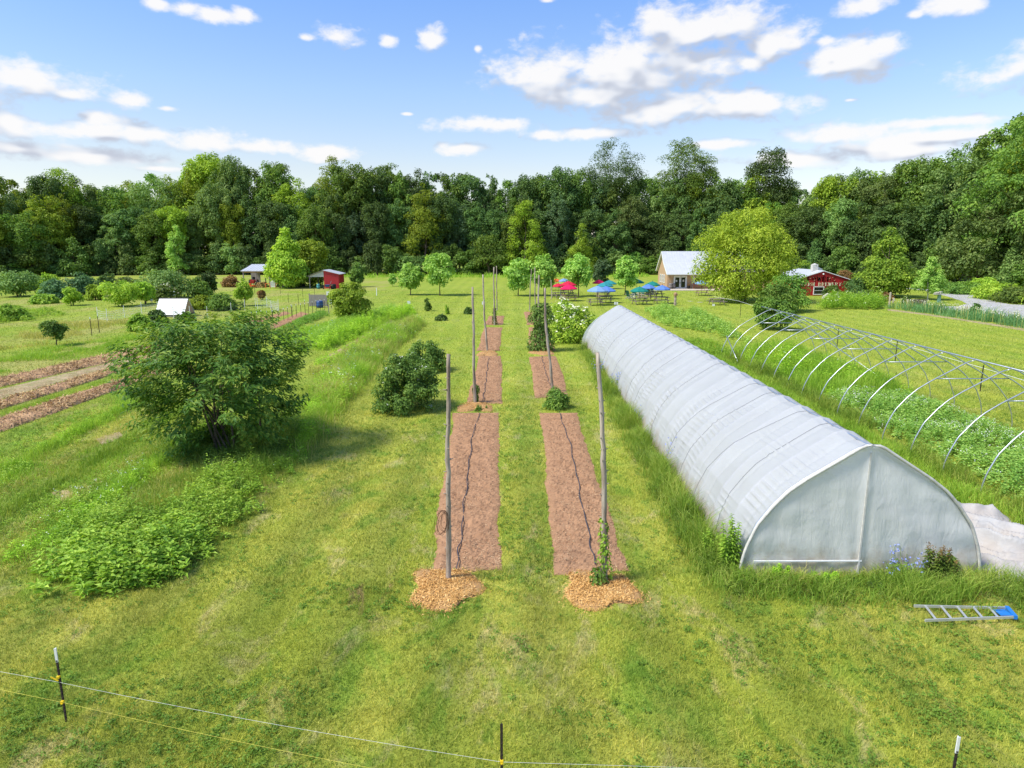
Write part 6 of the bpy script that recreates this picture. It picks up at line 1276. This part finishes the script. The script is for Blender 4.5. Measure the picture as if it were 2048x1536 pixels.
# ================================================================== SKY, SUN, CAMERA
SUN = nrm(A([-.70, -.30, .98])); el = math.asin(SUN[2]); azm = math.atan2(SUN[0], SUN[1])
sl = bpy.data.lights.new('sun', 'SUN'); sl.energy = 3.0; sl.angle = radians(13); sl.color = (1.0, .95, .84)
so = bpy.data.objects.new('sun', sl); C.objects.link(so); so.rotation_euler = Vector(-SUN).to_track_quat('-Z', 'Y').to_euler()
w = bpy.data.worlds.new('World'); w.cycles.sampling_method = 'MANUAL'; w.cycles.sample_map_resolution = 256; bpy.context.scene.world = w; w.use_nodes = True; t = w.node_tree; t.nodes.clear()
CL = [(1100, 155, 112, 42), (1240, 140, 180, 62), (1390, 132, 110, 38), (1190, 185, 170, 32), (1330, 216, 150, 30), (1460, 214, 145, 28), (1310, 32, 48, 36), (1400, 52, 115, 42), (1480, 45, 65, 36), (1560, 84, 66, 30), (1500, 128, 34, 20), (1700, 122, 88, 38), (1765, 95, 58, 30), (1640, 143, 40, 17), (1650, 82, 24, 12),
      (1725, 10, 50, 20), (1910, 5, 58, 22), (1830, 30, 20, 9), (1095, 0, 20, 6), (315, 8, 28, 13), (370, 16, 34, 14), (425, 30, 40, 15), (492, 32, 34, 16), (615, 76, 22, 9), (682, 72, 48, 22), (776, 80, 20, 14), (862, 80, 32, 28), (955, 98, 10, 8),
      (55, 158, 85, 30), (140, 188, 44, 15), (20, 244, 45, 26), (268, 200, 42, 17), (335, 217, 22, 6), (188, 236, 30, 16), (165, 262, 90, 18), (295, 270, 90, 19), (400, 284, 80, 20), (530, 294, 72, 14), (650, 306, 62, 15), (40, 298, 55, 14), (190, 312, 115, 17), (320, 338, 50, 8), (960, 250, 112, 15), (1090, 271, 60, 13), (1185, 268, 96, 11), (922, 297, 56, 16), (815, 228, 14, 4),
      (1680, 268, 118, 19), (1850, 274, 110, 13), (1760, 298, 170, 20), (1880, 243, 112, 9), (1450, 288, 85, 10), (1600, 316, 130, 16), (1700, 200, 20, 5), (-150, 180, 130, 50), (2200, 120, 150, 40), (2300, 260, 180, 25), (-250, 290, 160, 22)]
def build_clouds(soft):
    dg = bpy.data.node_groups.new('cloud_density', 'ShaderNodeTree'); dg.interface.new_socket('P', in_out='INPUT', socket_type='NodeSocketVector'); dg.interface.new_socket('D', in_out='OUTPUT', socket_type='NodeSocketFloat'); t = dg
    gi = t.nodes.new('NodeGroupInput'); go = t.nodes.new('NodeGroupOutput')
    mp = N(t, 'ShaderNodeMapping'); mp.inputs['Scale'].default_value = (1, 1.7, 1); L(t, gi.outputs[0], mp.inputs[0])
    n1 = N(t, 'ShaderNodeTexNoise', _i={'Scale': 17.0, 'Detail': 2 if soft else 5, 'Roughness': .5 if soft else .55, 'Distortion': .25}); L(t, mp.outputs[0], n1.inputs['Vector'])
    if not soft: n2 = N(t, 'ShaderNodeTexNoise', _i={'Scale': 55.0, 'Detail': 4, 'Roughness': .6, 'Distortion': .3}); L(t, mp.outputs[0], n2.inputs['Vector'])
    cur = None
    for (cx, cy, rx, ry) in CL:
        d = ray(cx, cy); d = d / np.linalg.norm(d); a, e = math.atan2(d[0], d[1]), math.asin(d[2])
        kk = 1.22 if rx > 60 else 1.0; sx, sy = F / rx / kk, F / ry / kk
        s = N(t, 'ShaderNodeVectorMath', operation='MULTIPLY_ADD'); L(t, gi.outputs[0], s.inputs[0]); s.inputs[1].default_value = (sx, sy, 0); s.inputs[2].default_value = (-a * sx, -e * sy, 0)
        l = N(t, 'ShaderNodeVectorMath', operation='LENGTH'); L(t, s.outputs[0], l.inputs[0])
        cur = l.outputs['Value'] if cur is None else math_(t, 'SMOOTH_MIN', cur, l.outputs['Value'], .35)
    q = math_(t, 'MULTIPLY', math_(t, 'SUBTRACT', n1.outputs['Fac'], .5), 1.75)
    if not soft: q = math_(t, 'ADD', q, math_(t, 'MULTIPLY', math_(t, 'SUBTRACT', n2.outputs['Fac'], .5), .95))
    L(t, math_(t, 'ADD', math_(t, 'SUBTRACT', 1.0, cur), q), go.inputs[0]); return dg
dg, dgs = build_clouds(False), build_clouds(True)
tc = N(t, 'ShaderNodeTexCoord'); sp = N(t, 'ShaderNodeSeparateXYZ'); L(t, tc.outputs['Generated'], sp.inputs[0])
az_ = math_(t, 'ARCTAN2', sp.outputs[0], sp.outputs[1]); el_ = math_(t, 'ARCSINE', sp.outputs[2]); cb = N(t, 'ShaderNodeCombineXYZ'); L(t, az_, cb.inputs[0]); L(t, el_, cb.inputs[1])
d1 = N(t, 'ShaderNodeGroup', node_tree=dg); L(t, cb.outputs[0], d1.inputs[0])
of = N(t, 'ShaderNodeVectorMath', operation='ADD'); L(t, cb.outputs[0], of.inputs[0]); of.inputs[1].default_value = (-.010, .024, 0)
d3 = N(t, 'ShaderNodeGroup', node_tree=dgs); L(t, cb.outputs[0], d3.inputs[0])
d2 = N(t, 'ShaderNodeGroup', node_tree=dgs); L(t, of.outputs[0], d2.inputs[0])
alpha = math_(t, 'MULTIPLY', smooth(t, d1.outputs[0], -.02, .75), .96)
lit = smooth(t, math_(t, 'SUBTRACT', d3.outputs[0], d2.outputs[0]), -.30, .42)
cc = ramp(t, lit, [(0, (2.7, 2.9, 3.4)), (.45, (3.8, 3.95, 4.3)), (1, (4.75, 4.7, 4.7))])
sky = N(t, 'ShaderNodeTexSky', sky_type='NISHITA', sun_disc=False, sun_elevation=el, sun_rotation=azm, altitude=100, air_density=1.0, dust_density=.6, ozone_density=1.6)
hz = ramp(t, sp.outputs[2], [(0.0, (.85, .82, .9)), (.05, (.92, .82, .80)), (.10, (.97, .83, .79)), (.2, (.885, .90, .95)), (.32, (.72, .88, 1.14)), (1, (.9, .95, 1.1))])
skc = mixc(t, 1.0, sky.outputs[0], hz, 'MULTIPLY')
skc = mixc(t, alpha, skc, cc)
bg = N(t, 'ShaderNodeBackground', _i={'Strength': .12}); L(t, skc, bg.inputs[0]); wo = N(t, 'ShaderNodeOutputWorld'); L(t, bg.outputs[0], wo.inputs[0])

cam = bpy.data.cameras.new('camera'); co = bpy.data.objects.new('camera', cam); C.objects.link(co); co.location = (0, 0, CAMH); co.rotation_euler = (radians(90) - PITCH, 0, 0)
cam.sensor_width = 36; cam.lens = F / 2048 * 36; cam.clip_start = .1; cam.clip_end = 3000
sc = bpy.context.scene; sc.camera = co
vs = sc.view_settings; vs.view_transform = 'Standard'; vs.look = 'None'; vs.exposure = .8; vs.gamma = 1; vs.use_curve_mapping = False
sc.cycles.max_bounces = 7; sc.cycles.diffuse_bounces = 3; sc.cycles.transmission_bounces = 4; sc.cycles.transparent_max_bounces = 8; sc.cycles.use_denoising = True
